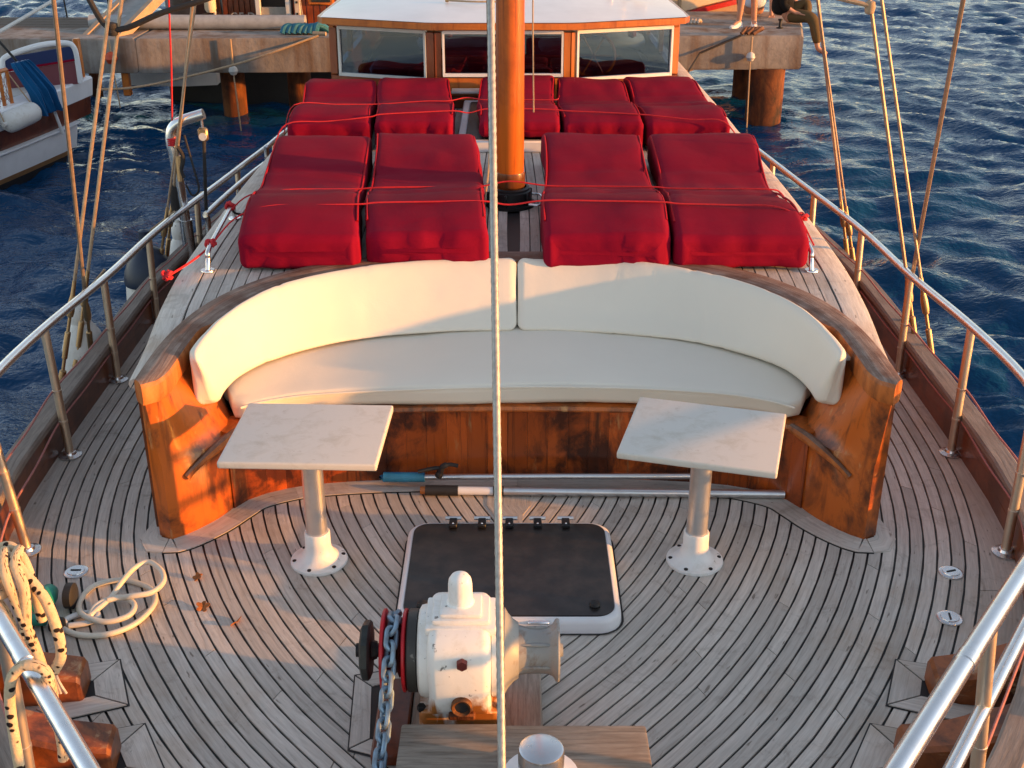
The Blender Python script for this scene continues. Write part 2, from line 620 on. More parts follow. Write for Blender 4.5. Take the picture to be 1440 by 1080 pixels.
def m_concrete():
    M = Mat('weathered_concrete', rough=.85, spec=.2)
    n = M.noise(M.coord('Object', (1.3, 1.3, 1.3)), 1, 8, .65)
    n2 = M.noise(M.coord('Object', (3.5, 3.5, .35), (2, 7, 1)), 1, 6, .6)
    n3 = M.noise(M.coord('Object', (14, 14, 14)), 1, 5, .6)
    c = M.ramp(n, [(.3, (.17, .155, .145)), (.55, (.30, .28, .26)), (.75, (.40, .37, .34))])
    c = M.mix(M.math('MULTIPLY', M.sramp(n2, .47, .66), .75), c, (.13, .070, .036))
    c = M.mix(M.math('MULTIPLY', M.sramp(n3, .55, .75), .4), c, (.13, .12, .11))
    M.color(c); M.bump(n3, .4, .02)
    return M.m


CONC = m_concrete()


def m_rustpile():
    M = Mat('rusted_pile', rough=.75, spec=.3)
    n = M.noise(M.coord('Object', (5, 5, 2.2)), 1, 8, .68, .4)
    c = M.ramp(n, [(.34, (.018, .010, .008)), (.52, (.10, .030, .010)), (.75, (.26, .085, .022))])
    M.color(c); M.bump(n, .6, .03)
    return M.m


RUSTP = m_rustpile()


def m_glass():
    M = Mat('tinted_window_glass')
    out = M.t.nodes['Material Output']
    tr = M.n('ShaderNodeBsdfTransparent'); tr.inputs[0].default_value = (.26, .36, .50, 1)
    gl = M.n('ShaderNodeBsdfGlossy'); gl.inputs['Roughness'].default_value = .015; gl.inputs[0].default_value = (.9, .95, 1, 1)
    lw = M.n('ShaderNodeLayerWeight'); lw.inputs[0].default_value = .25
    mx = M.n('ShaderNodeMixShader')
    M.l(M.math('ADD', lw.outputs['Fresnel'], .07), mx.inputs[0])
    M.l(tr.outputs[0], mx.inputs[1]); M.l(gl.outputs[0], mx.inputs[2]); M.l(mx.outputs[0], out.inputs[0])
    return M.m


GLASS = m_glass()


def m_water():
    M = Mat('sea_water', rough=.04, spec=.5)
    M.b.inputs['IOR'].default_value = 1.26
    n = M.noise(M.pos((1, 1, 1)), .35, 3, .5)
    M.color(M.mix(n, (.001, .034, .098), (.002, .052, .135)))
    a = M.noise(M.pos((1, 1.5, 1)), 4.5, 3, .55, .5)
    b = M.noise(M.pos((1.3, 1.8, 1)), 13.0, 2, .5, .3)
    M.bump(M.math('ADD', a, M.math('MULTIPLY', b, .3)), .55, .05)
    return M.m


WATER = m_water()
W0 = -1.4            # sea level (the deck is z = 0)

# ------------------------------------------------------------------ water
def build_water():
    def spread(a, b, step, far, grow=1.35):
        core = list(np.arange(a, b + 1e-6, step))
        hi = []; s = step
        while (hi[-1] if hi else b) < far:
            s *= grow; hi.append((hi[-1] if hi else b) + s)
        lo = []; s = step
        while (lo[-1] if lo else a) > -far:
            s *= grow; lo.append((lo[-1] if lo else a) - s)
        return np.array(lo[::-1] + core + hi)
    xs = spread(-15, 15, .075, 3000)
    y1 = []
    y = 3.0; s = .055
    while y < 48:
        y1.append(y); s = .055 + max(0, y - 10) * .0045; y += s
    hi = []
    while (hi[-1] if hi else y1[-1]) < 4000:
        s *= 1.3; hi.append((hi[-1] if hi else y1[-1]) + s)
    lo = []; s = .055
    while (lo[-1] if lo else 3.0) > -3000:
        s *= 1.35; lo.append((lo[-1] if lo else 3.0) - s)
    ys = np.array(lo[::-1] + y1 + hi)
    X, Y = np.meshgrid(xs, ys)
    Z = np.zeros_like(X)
    rs = np.random.RandomState(5)
    wx = X + .35 * np.sin(Y * .7 + 1.2) + .2 * np.sin(X * .9 + Y * .4)
    wy = Y + .35 * np.sin(X * .8 + .3) + .2 * np.sin(Y * 1.1 - X * .5)
    for i in range(46):
        lam = .27 * (6.5 ** rs.rand())
        th = R(62) + rs.randn() * R(38)
        k = 2 * math.pi / lam
        ph = rs.rand() * 6.28
        amp = .0112 * lam ** .85
        arg = k * (wx * math.cos(th) + wy * math.sin(th)) + ph
        sn = np.sin(arg)
        Z += amp * (sn + .28 * np.cos(2 * arg))
    fade = np.exp(-(np.maximum(0, np.hypot(X, Y) - 60) / 60) ** 2)
    env = .75 + .35 * np.sin(X * .21 + 1) * np.sin(Y * .17 + .5)
    Z = W0 + Z * fade * env
    ny, nx = X.shape
    V = np.stack([X, Y, Z], -1).reshape(-1, 3)
    idx = np.arange(nx * ny).reshape(ny, nx)
    F = np.stack([idx[:-1, :-1], idx[:-1, 1:], idx[1:, 1:], idx[1:, :-1]], -1).reshape(-1, 4)
    me = bpy.data.meshes.new('water')
    me.vertices.add(len(V)); me.vertices.foreach_set('co', V.ravel())
    me.loops.add(F.size); me.loops.foreach_set('vertex_index', F.ravel().astype(np.int32))
    me.polygons.add(len(F))
    me.polygons.foreach_set('loop_start', np.arange(0, F.size, 4, dtype=np.int32))
    me.polygons.foreach_set('use_smooth', np.ones(len(F), dtype=bool))
    me.update(); me.validate()
    me.materials.append(WATER)
    o = bpy.data.objects.new('water', me)
    C.objects.link(o)
    tag(o, 'dark blue rippled harbour water', kind='structure')


build_water()

# ------------------------------------------------------------------ hull plan curves
EDGE = [(1.05, .02), (1.2, .2), (1.6, .60), (2.0, .97), (2.4, 1.27), (2.8, 1.515), (3.2, 1.70), (3.5, 1.80), (3.9, 1.875), (4.5, 1.90), (5.3, 1.905), (6.2, 1.90), (7.4, 1.785), (8.5, 1.665), (9.8, 1.555), (12.0, 1.42), (14.0, 1.28), (15.6, 1.12)]
EP = cat_rom([(x, y, 0) for y, x in EDGE], 10)
ES = [0.0]
for a, b in zip(EP, EP[1:]): ES.append(ES[-1] + (b - a).length)


def edge_at(s):
    s = min(max(s, 0), ES[-1])
    lo, hi = 0, len(ES) - 1
    while hi - lo > 1:
        m = (lo + hi) // 2
        if ES[m] <= s: lo = m
        else: hi = m
    t = (s - ES[lo]) / (ES[hi] - ES[lo])
    p = EP[lo].lerp(EP[hi], t)
    a, b = EP[max(lo - 1, 0)], EP[min(hi + 1, len(EP) - 1)]
    d = (b - a).normalized()
    return p, Vector((-d.y, d.x, 0))      # inward normal on the +x side


def s_of_y(y):
    lo, hi = 0.0, ES[-1]
    for _ in range(40):
        m = (lo + hi) / 2
        if edge_at(m)[0].y < y: lo = m
        else: hi = m
    return lo


def edge_x(y): return edge_at(s_of_y(y))[0].x


def offs(s, d):
    p, n = guide_at(s)
    return p + n * d


GUIDE = [(1.25, -.22), (1.45, .01), (1.7, .30), (2.0, .635), (2.4, 1.01), (2.6, 1.168), (2.8, 1.305), (3.0, 1.424), (3.2, 1.527), (3.5, 1.656), (3.8, 1.75), (4.2, 1.822), (4.6, 1.848), (5.3, 1.855), (6.2, 1.85), (7.4, 1.735), (8.5, 1.615), (9.8, 1.505), (12.0, 1.37), (14.0, 1.22)]
GP = cat_rom([(x, y, 0) for y, x in GUIDE], 10)
# smooth the guide a little
for _ in range(12):
    GP = [GP[0]] + [(GP[i - 1] + GP[i] * 2 + GP[i + 1]) / 4 for i in range(1, len(GP) - 1)] + [GP[-1]]
GS_ = [0.0]
for a, b in zip(GP, GP[1:]): GS_.append(GS_[-1] + (b - a).length)


def guide_at(s):
    s = min(max(s, 0), GS_[-1])
    lo, hi = 0, len(GS_) - 1
    while hi - lo > 1:
        m = (lo + hi) // 2
        if GS_[m] <= s: lo = m
        else: hi = m
    t = (s - GS_[lo]) / (GS_[hi] - GS_[lo])
    p = GP[lo].lerp(GP[hi], t)
    d0 = (GP[min(lo + 1, len(GP) - 1)] - GP[max(lo - 1, 0)]).normalized()
    d1 = (GP[min(hi + 1, len(GP) - 1)] - GP[max(hi - 1, 0)]).normalized()
    d = d0.lerp(d1, t).normalized()
    return p, Vector((-d.y, d.x, 0))


def s_of_gy(y):
    lo, hi = 0.0, GS_[-1]
    for _ in range(40):
        m = (lo + hi) / 2
        if guide_at(m)[0].y < y: lo = m
        else: hi = m
    return lo


def s_cut(d, xmin):
    """smallest s at which the curve offset by d has x >= xmin"""
    s = s_of_gy(5.25)
    best = s
    while s > 0:
        if offs(s, d).x < xmin:
            lo, hi = s, best
            for _ in range(30):
                m = (lo + hi) / 2
                if offs(m, d).x < xmin: lo = m
                else: hi = m
            return hi
        best = s
        s -= .03
    return 0.0


# ------------------------------------------------------------------ deck
deck_mb = MB()
poly = []
for i in range(0, 61):
    s = ES[-1] * i / 60
    p, n = edge_at(s)
    poly.append((p.x + .02, p.y))
Vd = []; Fd = []
for i, (x, y) in enumerate(poly):
    Vd += [(x, y, -.007), (-x, y, -.007)]
for i in range(60):
    a = 2 * i
    Fd.append((a, a + 2, a + 3, a + 1))
deck_mb.add(Vd, Fd)
deck = deck_mb.obj('deck', CAULK)
tag(deck, 'weathered grey teak foredeck laid in curved planks with black caulking', kind='structure')

W, GAP, KP = .0480, .0078, .047


def plank(parent, La, Lb, mat=None, z=0.0, th=.012, name='plank', kind=None):
    """strip between two polylines of equal length"""
    n = len(La)
    V = []; F = []; U = []
    u0 = rnd.random() * 40; L = 0; v0 = rnd.random() * 9
    for i in range(n):
        if i: L += (La[i] - La[i - 1]).length
        a, b = La[i], Lb[i]
        w = (a - b).length
        V += [(a.x, a.y, z), (b.x, b.y, z), (a.x, a.y, z - th), (b.x, b.y, z - th)]
        U += [(u0 + L, v0), (u0 + L, v0 + w), (u0 + L, v0 - th), (u0 + L, v0 + w + th)]
    for i in range(n - 1):
        a = 4 * i; b = a + 4
        F += [(a, a + 1, b + 1, b), (a, b, b + 2, a + 2), (a + 1, a + 3, b + 3, b + 1)]
    F += [(0, 2, 3, 1)]
    e = 4 * (n - 1)
    F += [(e, e + 1, e + 3, e + 2)]
    mb = MB().add(V, F, U)
    return mb.obj(name, mat or TEAK, parent, smooth=False)


SA = s_of_gy(11.6)
s46 = s_of_gy(5.25)
# wide covering boards between the first plank and the bulwark
for sgn in (1, -1):
    ysb = [1.5, 2.35, 3.45, 4.9, 6.6, 8.4, 11.6]
    for ya_, yb2 in zip(ysb, ysb[1:]):
        la, lb = [], []
        for i in range(15):
            y = ya_ + .002 + (yb2 - ya_ - .004) * i / 14
            g = guide_at(s_of_gy(y))[0]
            la.append(Vector((sgn * (edge_x(y) + .01), y, 0))); lb.append(Vector((sgn * (g.x + GAP / 2), y, 0)))
        plank(deck, la, lb, name='covering_board')
k = 0
d0 = 0.0
while True:
    d1 = d0 + W
    a_off, b_off = d0 + GAP / 2, d1 - GAP / 2
    if d1 > 2.7: break
    end = SA if d1 < .46 else s46
    ca, cb = s_cut(a_off, KP), s_cut(b_off, KP)
    if ca > end - .1: break
    cb = min(cb, end - .04)
    for sgn in (1, -1):
        joints = []
        base = rnd.uniform(.4, 2.4)
        t = base
        while t < (end - ca) - .3:
            joints.append(t / (end - ca)); t += rnd.uniform(2.0, 3.4)
        cuts = [0.0] + joints + [1.0]
        for f0, f1 in zip(cuts, cuts[1:]):
            segs = max(4, int((f1 - f0) * (end - ca) / .17))
            la = []; lb = []
            for i in range(segs + 1):
                f = f0 + (f1 - f0) * i / segs
                g = .0022 / (end - ca)
                if i == 0 and f0 > 0: f += g
                if i == segs and f1 < 1: f -= g
                # butt ends stay square to the plank: the two edges share s away from the king plank
                fa = ca + (end - ca) * f
                fb = cb + (end - cb) * f
                pa, pb = offs(fa, a_off), offs(fb, b_off)
                la.append(Vector((pa.x * sgn, pa.y, 0))); lb.append(Vector((pb.x * sgn, pb.y, 0)))
            plank(deck, la, lb)
    d0 = d1
    k += 1
# king plank up the middle
plank(deck, [Vector((-KP + .003, y, 0)) for y in (1.4, 2.4, 4.3)], [Vector((KP - .003, y, 0)) for y in (1.4, 2.4, 4.3)], z=.0005)
# nibbed ends of the king plank behind the hatch
plank(deck, [Vector((-.05, 3.70, 0)), Vector((-.055, 3.95, 0)), Vector((-.085, 4.02, 0)), Vector((-.085, 4.27, 0))], [Vector((.05, 3.70, 0)), Vector((.055, 3.95, 0)), Vector((.085, 4.02, 0)), Vector((.085, 4.27, 0))], z=.002, th=.004)

# ------------------------------------------------------------------ bench plan
SC = .035        # bench centre
FP = [(0, 4.235), (.5, 4.22), (.8, 4.185), (.94, 4.14), (1.045, 4.075), (1.10, 3.995), (1.15, 3.91), (1.20, 3.845), (1.25, 3.795), (1.295, 3.768), (1.336, 3.80)]


def sup(a, b, y0, n, t):
    """superellipse point, t 0 (end) .. 1 (centre back)"""
    th = t * math.pi / 2
    return (a * math.cos(th) ** (2 / n), y0 + b * math.sin(th) ** (2 / n))


def resample(P, n):
    P = [Vector((p[0], p[1], 0)) for p in P]
    L = [0]
    for a, b in zip(P, P[1:]): L.append(L[-1] + (b - a).length)
    out = []
    j = 0
    for i in range(n):
        s = L[-1] * i / (n - 1)
        while j < len(L) - 2 and L[j + 1] < s: j += 1
        t = (s - L[j]) / max(1e-9, L[j + 1] - L[j])
        out.append(P[j].lerp(P[j + 1], min(1, max(0, t))))
    return out


outer_half = [(1.336, 3.80)] + [sup(1.336, 1.30, 3.87, 2.7, i / 40) for i in range(41)]
back_arc = [p for p in [sup(1.225, 1.18, 3.88, 2.7, i / 40) for i in range(41)] if p[1] > 4.32]
inner_half = [(1.318, 3.778), (1.29, 3.775), (1.262, 3.80), (1.25, 3.87), (1.248, 3.97), (1.243, 4.12), (1.235, 4.27)] + back_arc
lower_half = [(1.285, 3.772), (1.25, 3.795), (1.20, 3.845), (1.15, 3.91), (1.105, 3.99), (1.085, 4.06), (1.115, 4.2)] + back_arc
NO = 44
oh, ih, lh = resample(outer_half, NO), resample(inner_half, NO), resample(lower_half, NO)
OUT = [Vector((-p.x, p.y, 0)) for p in oh] + [p.copy() for p in reversed(oh[:-1])]
INN = [Vector((-p.x, p.y, 0)) for p in ih] + [p.copy() for p in reversed(ih[:-1])]
LOW = [Vector((-p.x, p.y, 0)) for p in lh] + [p.copy() for p in reversed(lh[:-1])]


def outer_y(x):
    """y of the bench's outer outline at absolute x"""
    x = abs(x - SC)
    if x >= 1.336: return 3.8
    return 3.87 + 1.30 * (1 - (x / 1.336) ** 2.7) ** (1 / 2.7)


# margin boards round the foot of the bench
fsm = cat_rom([(x, y, 0) for x, y in FP[:-1]], 5)
for sgn in (1, -1):
    n = len(fsm)
    inn, out = [], []
    for i, p in enumerate(fsm):
        t = (fsm[min(i + 1, n - 1)] - fsm[max(i - 1, 0)]).normalized()
        nn = Vector((t.y, -t.x, 0))
        if nn.y > 0: nn = -nn
        q = p + nn * .095
        if i == n - 1: q += Vector((.05, 0, 0))
        inn.append(p.lerp(q, -.4)); out.append(q)
    cuts = [0, int(n * .3), int(n * .62), int(n * .82), n - 1]
    for c0, c1 in zip(cuts, cuts[1:]):
        A = [Vector((sgn * p.x + SC, p.y, 0)) for p in inn[c0:c1 + 1]]
        B = [Vector((sgn * p.x + SC, p.y, 0)) for p in out[c0:c1 + 1]]
        A[-1] = A[-1].lerp(A[-2], .03); B[-1] = B[-1].lerp(B[-2], .03)
        plank(deck, A, B, z=.0045, th=.006, name='margin_board')
    # black seam edge under the margin board
    A = [Vector((sgn * p.x + SC, p.y, 0)) for p in inn]
    B = [Vector((sgn * (p.x) + SC, p.y, 0)) + (Vector((sgn * p.x + SC, p.y, 0)) - Vector((sgn * q.x + SC, q.y, 0))).normalized() * .006 for p, q in zip(out, inn)]
    plank(deck, A, B, CAULK, z=.002, th=.003, name='caulk_seam')
    # rounded end board beyond the arm
    e = [Vector((sgn * x + SC, y, 0)) for x, y in ((1.299, 3.775), (1.33, 3.79), (1.332, 3.84), (1.332, 3.92))]
    f = [Vector((sgn * x + SC, y, 0)) for x, y in ((1.299, 3.686), (1.36, 3.695), (1.405, 3.775), (1.385, 3.92))]
    plank(deck, e, f, z=.0045, th=.006, name='margin_board')


# mitred boards round the knees, windlass plank
def mitre(parent, quad, tip):
    """quad: 4 corners in order (inboard edge first); boards between quad and a smaller one at tip"""
    q = [Vector((x, y, 0)) for x, y in quad]
    t = [Vector((x, y, 0)) for x, y in tip]
    c = sum(q, Vector()) / 4
    m = MB()
    big = [c + (p - c) * 1.05 for p in q]
    m.add([(p.x, p.y, .002) for p in big], [tuple(range(4))])
    m.obj('caulk_seam', CAULK, parent, smooth=False)
    for i in range(3):
        a, b, ta, tb = q[i], q[i + 1], t[i], t[i + 1]
        d = (b - a).normalized() * .004
        plank(parent, [a + d, b - d], [ta + d, tb - d], z=.0055, th=.004)


KN = [((-1.455, 3.03), (-1.375, 2.80), 2.93), ((-1.30, 2.67), (-1.16, 2.50), 2.60)]
for sgn in (1, -1):
    mitre(deck, [(sgn * 1.44, 3.01), (sgn * 1.235, 3.065), (sgn * 1.145, 2.85), (sgn * 1.33, 2.78)],
          [(sgn * 1.47, 2.955), (sgn * 1.285, 2.965), (sgn * 1.255, 2.89), (sgn * 1.42, 2.83)])
    mitre(deck, [(sgn * 1.29, 2.70), (sgn * 1.072, 2.765), (sgn * .955, 2.56), (sgn * 1.12, 2.46)],
          [(sgn * 1.30, 2.65), (sgn * 1.12, 2.67), (sgn * 1.07, 2.585), (sgn * 1.20, 2.50)])
mitre(deck, [(-.285, 3.03), (-.475, 2.985), (-.455, 2.66), (-.28, 2.60)], [(-.285, 2.985), (-.42, 2.935), (-.40, 2.70), (-.28, 2.65)])

# ------------------------------------------------------------------ hull of our boat
hull = thing('wooden_boat_hull', 'varnished brown hull and bulwarks running round the teak foredeck', 'boat hull', (0, 6, 0))


def bul_z(y): return interp([(1.0, .24), (2.4, .20), (3.4, .165), (4.5, .155), (12, .15)], y)


for sgn in (1, -1):
    hs, bu, cp = [], [], []
    N = 60
    for i in range(N + 1):
        s = .12 + (ES[-1] - .12) * i / N
        p, n = edge_at(s)
        z = bul_z(p.y)
        o = -n

        def P(d, zz): return (sgn * (p.x + o.x * d), p.y + o.y * d, zz)
        bu.append([P(0, -.02), P(0, z), P(.045, z), P(.045, -.02)])
        cp.append([P(-.012, z + .001), P(-.012, z + .022), P(-.004, z + .03), P(.068, z + .03), P(.076, z + .022), P(.076, z + .001)])
        hs.append([P(.046, z), P(.06, -.1), P(.075, -.14), P(.06, -.18), P(.02, -.6), P(-.10, -1.1), P(-.30, -1.8)])
    MB().loft(bu).obj('bulwark', BULW, hull)
    MB().loft(cp).obj('cap_rail', RAILW, hull)
    MB().loft(hs, closed=False).obj('hull_side', MAHOG2, hull)
    # knees: heavy brackets standing on the deck against the bulwark
    for (tx, ty, ang) in ((1.29, 2.925, 18), (1.105, 2.62, 20), (.86, 2.3, 24)):
        dirv = Vector((math.cos(R(ang)), -math.sin(R(ang)) * .3, 0)).normalized()
        side = Vector((-dirv.y, dirv.x, 0))
        rings = []
        for (t, h, w) in ((0, .02, .050), (.003, .075, .056), (.012, .088, .060), (.14, .115, .064), (.28, .175, .066), (.42, .25, .066), (.50, .27, .066)):
            c = Vector((tx, ty, 0)) + dirv * t
            b = w * .82
            pts = [c - side * w + Vector((0, 0, .002)), c - side * w + Vector((0, 0, h - .012)), c - side * (w - .012) + Vector((0, 0, h)), c + side * (w - .012) + Vector((0, 0, h)), c + side * w + Vector((0, 0, h - .012)), c + side * w + Vector((0, 0, .002))]
            rings.append([(sgn * q.x, q.y, q.z) for q in pts])
        MB().loft(rings).obj('knee', KNEE, hull, sharp=22)

# ------------------------------------------------------------------ raised deck
ZT = .62
TE = [(3.86, 1.352), (4.14, 1.375), (4.55, 1.425), (5.1, 1.462), (6.2, 1.468), (7.15, 1.45), (8.6, 1.425), (12.0, 1.30), (15.2, 1.02)]


def trunk_x(y): return sinterp(TE, y)


rdm = MB()
V = []; F = []
ys = [3.86 + i * (15.2 - 3.86) / 66 for i in range(67)]
for y in ys:
    xo = trunk_x(y) - .004
    V += [(SC * .6 + xo, y, ZT - .006), (SC * .6 - xo, y, ZT - .006)]
# top sheet only aft of the bench, built as strips from outline to edge
V = []; F = []
cols = 48
xs_ = [-1 + 2 * i / cols for i in range(cols + 1)]
rows = 24
for j in range(rows + 1):
    for i, u in enumerate(xs_):
        # start line follows the bench outline
        ye = 15.2
        xg = u * 1.44
        y0 = outer_y(SC + xg * (1.336 / 1.44)) - .04
        y = y0 + (ye - y0) * j / rows
        x = u * (trunk_x(y) - .004) + SC * .6
        V.append((x, y, ZT - .008))
for j in range(rows):
    for i in range(cols):
        a = j * (cols + 1) + i
        F.append((a, a + 1, a + cols + 2, a + cols + 1))
raised = MB().add(V, F).obj('raised_deck', CAULK)
tag(raised, 'raised teak deck with straight planks behind the curved bench', kind='structure')
for sgn in (1, -1):
    ring = []
    nose = []
    for y in ys:
        x = trunk_x(y)
        xx = lambda d: SC * .6 + sgn * (x + d)
        ring.append([(xx(-.03), y, -.01), (xx(-.03), y, ZT - .03), (xx(0), y, ZT - .03), (xx(.0), y, -.01)])
        nose.append([(xx(-.085), y, ZT - .02), (xx(-.085), y, ZT + .001), (xx(.005), y, ZT + .001), (xx(.022), y, ZT - .008), (xx(.026), y, ZT - .022), (xx(.02), y, ZT - .035), (xx(.0), y, ZT - .04)])
    MB().loft(ring).obj('side_wall', BULW, raised)
    MB().loft(nose).obj('covering_board', TEAK, raised)
k = 0
d0 = .09
while d0 < 1.44:
    d1 = d0 + .050
    for sgn in (1, -1):
        la, lb = [], []
        xm = SC * .6 + sgn * (1.46 - (d0 + d1) / 2)
        y0 = max(outer_y(xm) + .01, 3.95)
        if abs(xm - SC) > 1.30:      # outermost strips run forward beside the bench arm
            y0 = 4.05 + max(0, (d0 - .09)) * 1.0
        yend = 11.9
        segs = 14
        for i in range(segs + 1):
            y = y0 + (yend - y0) * (i / segs) ** 1.4
            x = trunk_x(y)
            la.append(Vector((SC * .6 + sgn * (x - d0 - .003), y, 0))); lb.append(Vector((SC * .6 + sgn * max(0.002, (x - d1 + .003)), y, 0)))
        plank(raised, la, lb, z=ZT)
    d0 = d1

# ------------------------------------------------------------------ bench
bench = thing('curved_bench', 'curved wooden bench of worn orange varnish built into the raised deck', 'bench', (SC, 4.3, 0))


def P3(p, z): return (p.x + SC, p.y, z)


rings = [[P3(o, 0.0), P3(o, .59), P3(i, .59), P3(i.lerp(l, .30), .50), P3(i.lerp(l, .68), .38), P3(l.lerp(i, .12), .325), P3(l, .315), P3(l, 0.0)] for o, i, l in zip(OUT, INN, LOW)]
mb = MB().loft(rings)
mb.obj('arm_wall', VARN, bench)
# cap along the top of the back and round the arm ends
rings = []
n = len(OUT)
for i, (o, q) in enumerate(zip(OUT, INN)):
    d = (o - q).normalized()
    tt = (OUT[min(i + 1, n - 1)] - OUT[max(i - 1, 0)]).normalized()
    ex = Vector()
    if i in (0, n - 1):
        ex = Vector((0, -.022, 0))
    oo = o + d * .012 + ex
    qq = q - d * (.010) + ex
    z0, z1 = .568, .655
    rr = [(oo, z0), (oo + d * .006, z0 + .015), (oo + d * .006, z1 - .02), (oo, z1 - .006), (oo - d * .014, z1), (qq + d * .014, z1), (qq, z1 - .006), (qq - d * .006, z1 - .02), (qq - d * .006, z0 + .015), (qq, z0)]
    rings.append([P3(p, z) for p, z in rr])
cap = MB().loft(rings).obj('cap', CAPW, bench)
# front staves
fs = []
FPs = [(-x, y) for x, y in reversed(FP[1:6])] + [(x, y) for x, y in FP[:6]]
fline = resample(cat_rom([(x, y, 0) for x, y in FPs], 8), 30)
for a, b in zip(fline, fline[1:]):
    t = (b - a).normalized()
    nn = Vector((t.y, -t.x, 0))
    a2, b2 = a + t * .0004, b - t * .0004
    jit = rnd.uniform(0, .0012)
    q = [a2 + nn * jit, b2 + nn * jit, b2 - nn * .022, a2 - nn * .022]
    m = MB()
    m.prism([(p.x + SC, p.y) for p in q], .004, .312)
    m.obj('stave', STAVE, bench, smooth=False)
lip = []
for i, p in enumerate(fline):
    t = (fline[min(i + 1, len(fline) - 1)] - fline[max(i - 1, 0)]).normalized()
    nn = Vector((t.y, -t.x, 0))
    f_ = p + nn * .016; b_ = p - nn * .09
    lip.append([P3(b_, .312), P3(f_, .312), P3(f_ + nn * .004, .320), P3(f_, .334), P3(b_, .334)])
MB().loft(lip).obj('seat_lip', VARN, bench)
# plinth behind the staves and seat board
sb = []
for i in range(31):
    x = -1.08 + 2.16 * i / 30
    yf = sinterp(FP[:6], abs(x)) + .03
    yb = 4.1 + .9 * (1 - min(1, abs(x) / 1.10) ** 2.5) ** .4
    sb.append([(x + SC, yf, .28), (x + SC, yf, .326), (x + SC, max(yb, yf + .02), .326), (x + SC, max(yb, yf + .02), .28)])
MB().loft(sb).obj('seat_board', BULW, bench)
# carved strip on each arm
for sgn in (1, -1):
    path = cat_rom([(SC + sgn * 1.045, 4.065, .322), (SC + sgn * 1.093, 3.985, .315), (SC + sgn * 1.142, 3.905, .295), (SC + sgn * 1.185, 3.85, .268), (SC + sgn * 1.215, 3.822, .240)], 6)
    MB().tube(path, [.017 + .004 * math.sin(i / 4) for i in range(len(path))], 8).obj('arm_strip', CAPW, bench)

# cushions -----------------------------------------------------------
def seat_front(x): return sinterp(FP[:6], min(abs(x), 1.06)) - .012 + max(0.0, abs(x) - 1.065) * 2.4


qs = []
for i in range(41):
    x = -1.145 + 2.29 * i / 40
    yf = seat_front(x) + .006 * math.sin(x * 7)
    yb = 4.20 + .60 * (1 - min(1, abs(x) / 1.20) ** 3.0) ** (1 / 3.0) + .04
    zt = .425 + .006 * math.sin(x * 3.1 + 1)
    qs.append([(x + SC, yf + .012, .336), (x + SC, yf, zt - .004), (x + SC, yb, zt + .006), (x + SC, yb, .336)])
mb = pillow(MB(), qs, .026, mids=8)
seatc = mb.obj('seat_cushion', CREAM, None, sharp=60)
tag(seatc, 'long cream seat cushion lying on the curved wooden bench', 'cushion')
displace(seatc, lambda p, n: .006 * noise.noise(p * 3.2) + .0035 * noise.noise(p * 9))
# welt along the seat cushion's front edge
pth = [(SC - 1.05 + 2.1 * i / 60, seat_front(-1.05 + 2.1 * i / 60) - .004, .414 + .006 * math.sin((-1.05 + 2.1 * i / 60) * 3.1 + 1)) for i in range(61)]
MB().tube(pth, .0045, 6).obj('welt', CREAM, seatc)


def pb(t): return sup(1.115, .665, 4.075, 2.25, t)
def pt(t): return sup(1.165, 1.055, 3.965, 2.6, t)
def pw(t): return sup(1.215, 1.165, 3.88, 2.7, t)


def arc_t(f, n):
    P = [f(i / 200) for i in range(201)]
    return [(p.x, p.y) for p in resample(P, n)]


NB = 96
B_, T_, W_ = arc_t(pb, NB), arc_t(pt, NB), [p for p in arc_t(pw, NB)]
# start the wall path further back so the cushion end is square
W_ = [(p.x, p.y) for p in resample([sup(1.21, 1.165, 3.88, 2.7, .045 + .955 * i / 200) for i in range(201)], NB)]
for sgn, lab in ((-1, 'cream curved back cushion standing along the sunlit half of the bench'), (1, 'cream curved back cushion in the mostly shaded half of the bench')):
    qs = []
    for i in range(NB - 1):
        b, t, w = B_[i], T_[i], W_[i]
        if min(b[0], t[0], w[0]) < .055: continue
        mx = lambda p: (SC + sgn * p[0], p[1])
        bb, tt_, ww = mx(b), mx(t), mx(w)
        q = [(bb[0], bb[1], .432), (tt_[0], tt_[1], .668), (ww[0], ww[1], .664), (ww[0] * .97 + bb[0] * .03, ww[1] - .03, .44)]
        qs.append(q)
    # last section stops short of the middle seam
    xl = SC + sgn * .0375
    qs.append([(xl, B_[-1][1], .432), (xl, T_[-1][1], .672), (xl, W_[-1][1], .668), (xl, W_[-1][1] - .03, .44)])
    mb = pillow(MB(), qs, .034, mids=8)
    o = mb.obj('back_cushion', CREAM, None, sharp=60)
    tag(o, lab, 'cushion', 'cream back cushions of the curved bench')
    crs = [(-.62, .3), (-.98, .8), (-.30, .2)] if sgn < 0 else [(.46, .5), (.62, .35), (.80, 1.0), (.88, .6), (1.06, .4)]
    displace(o, lambda p, n: -.0045 * sum(k * math.exp(-((p.x - xc - .05 * (p.z - .5) + .012 * math.sin(p.z * 20 + xc * 9)) / .008) ** 2) for xc, k in crs) + .0065 * noise.noise(p * 2.6) + .0022 * noise.noise(p * 7.0) + .0012 * noise.noise(Vector((p.x * 16, p.y * 16, p.z * 3))))

# ------------------------------------------------------------------ red sunbed pads
ROW1 = [(0, .785), (.06, .81), (.18, .832), (.30, .81), (.315, .79), (.33, .803), (.46, .752), (.54, .735), (.66, .762), (.80, .805), (.93, .822), (1, .80)]
ROW2 = [(0, .80), (.07, .825), (.22, .835), (.36, .815), (.38, .80), (.40, .812), (.55, .785), (.70, .81), (.85, .845), (1, .835)]
ROW1Y, ROW2Y = (4.99, 6.86), (7.13, 8.42)


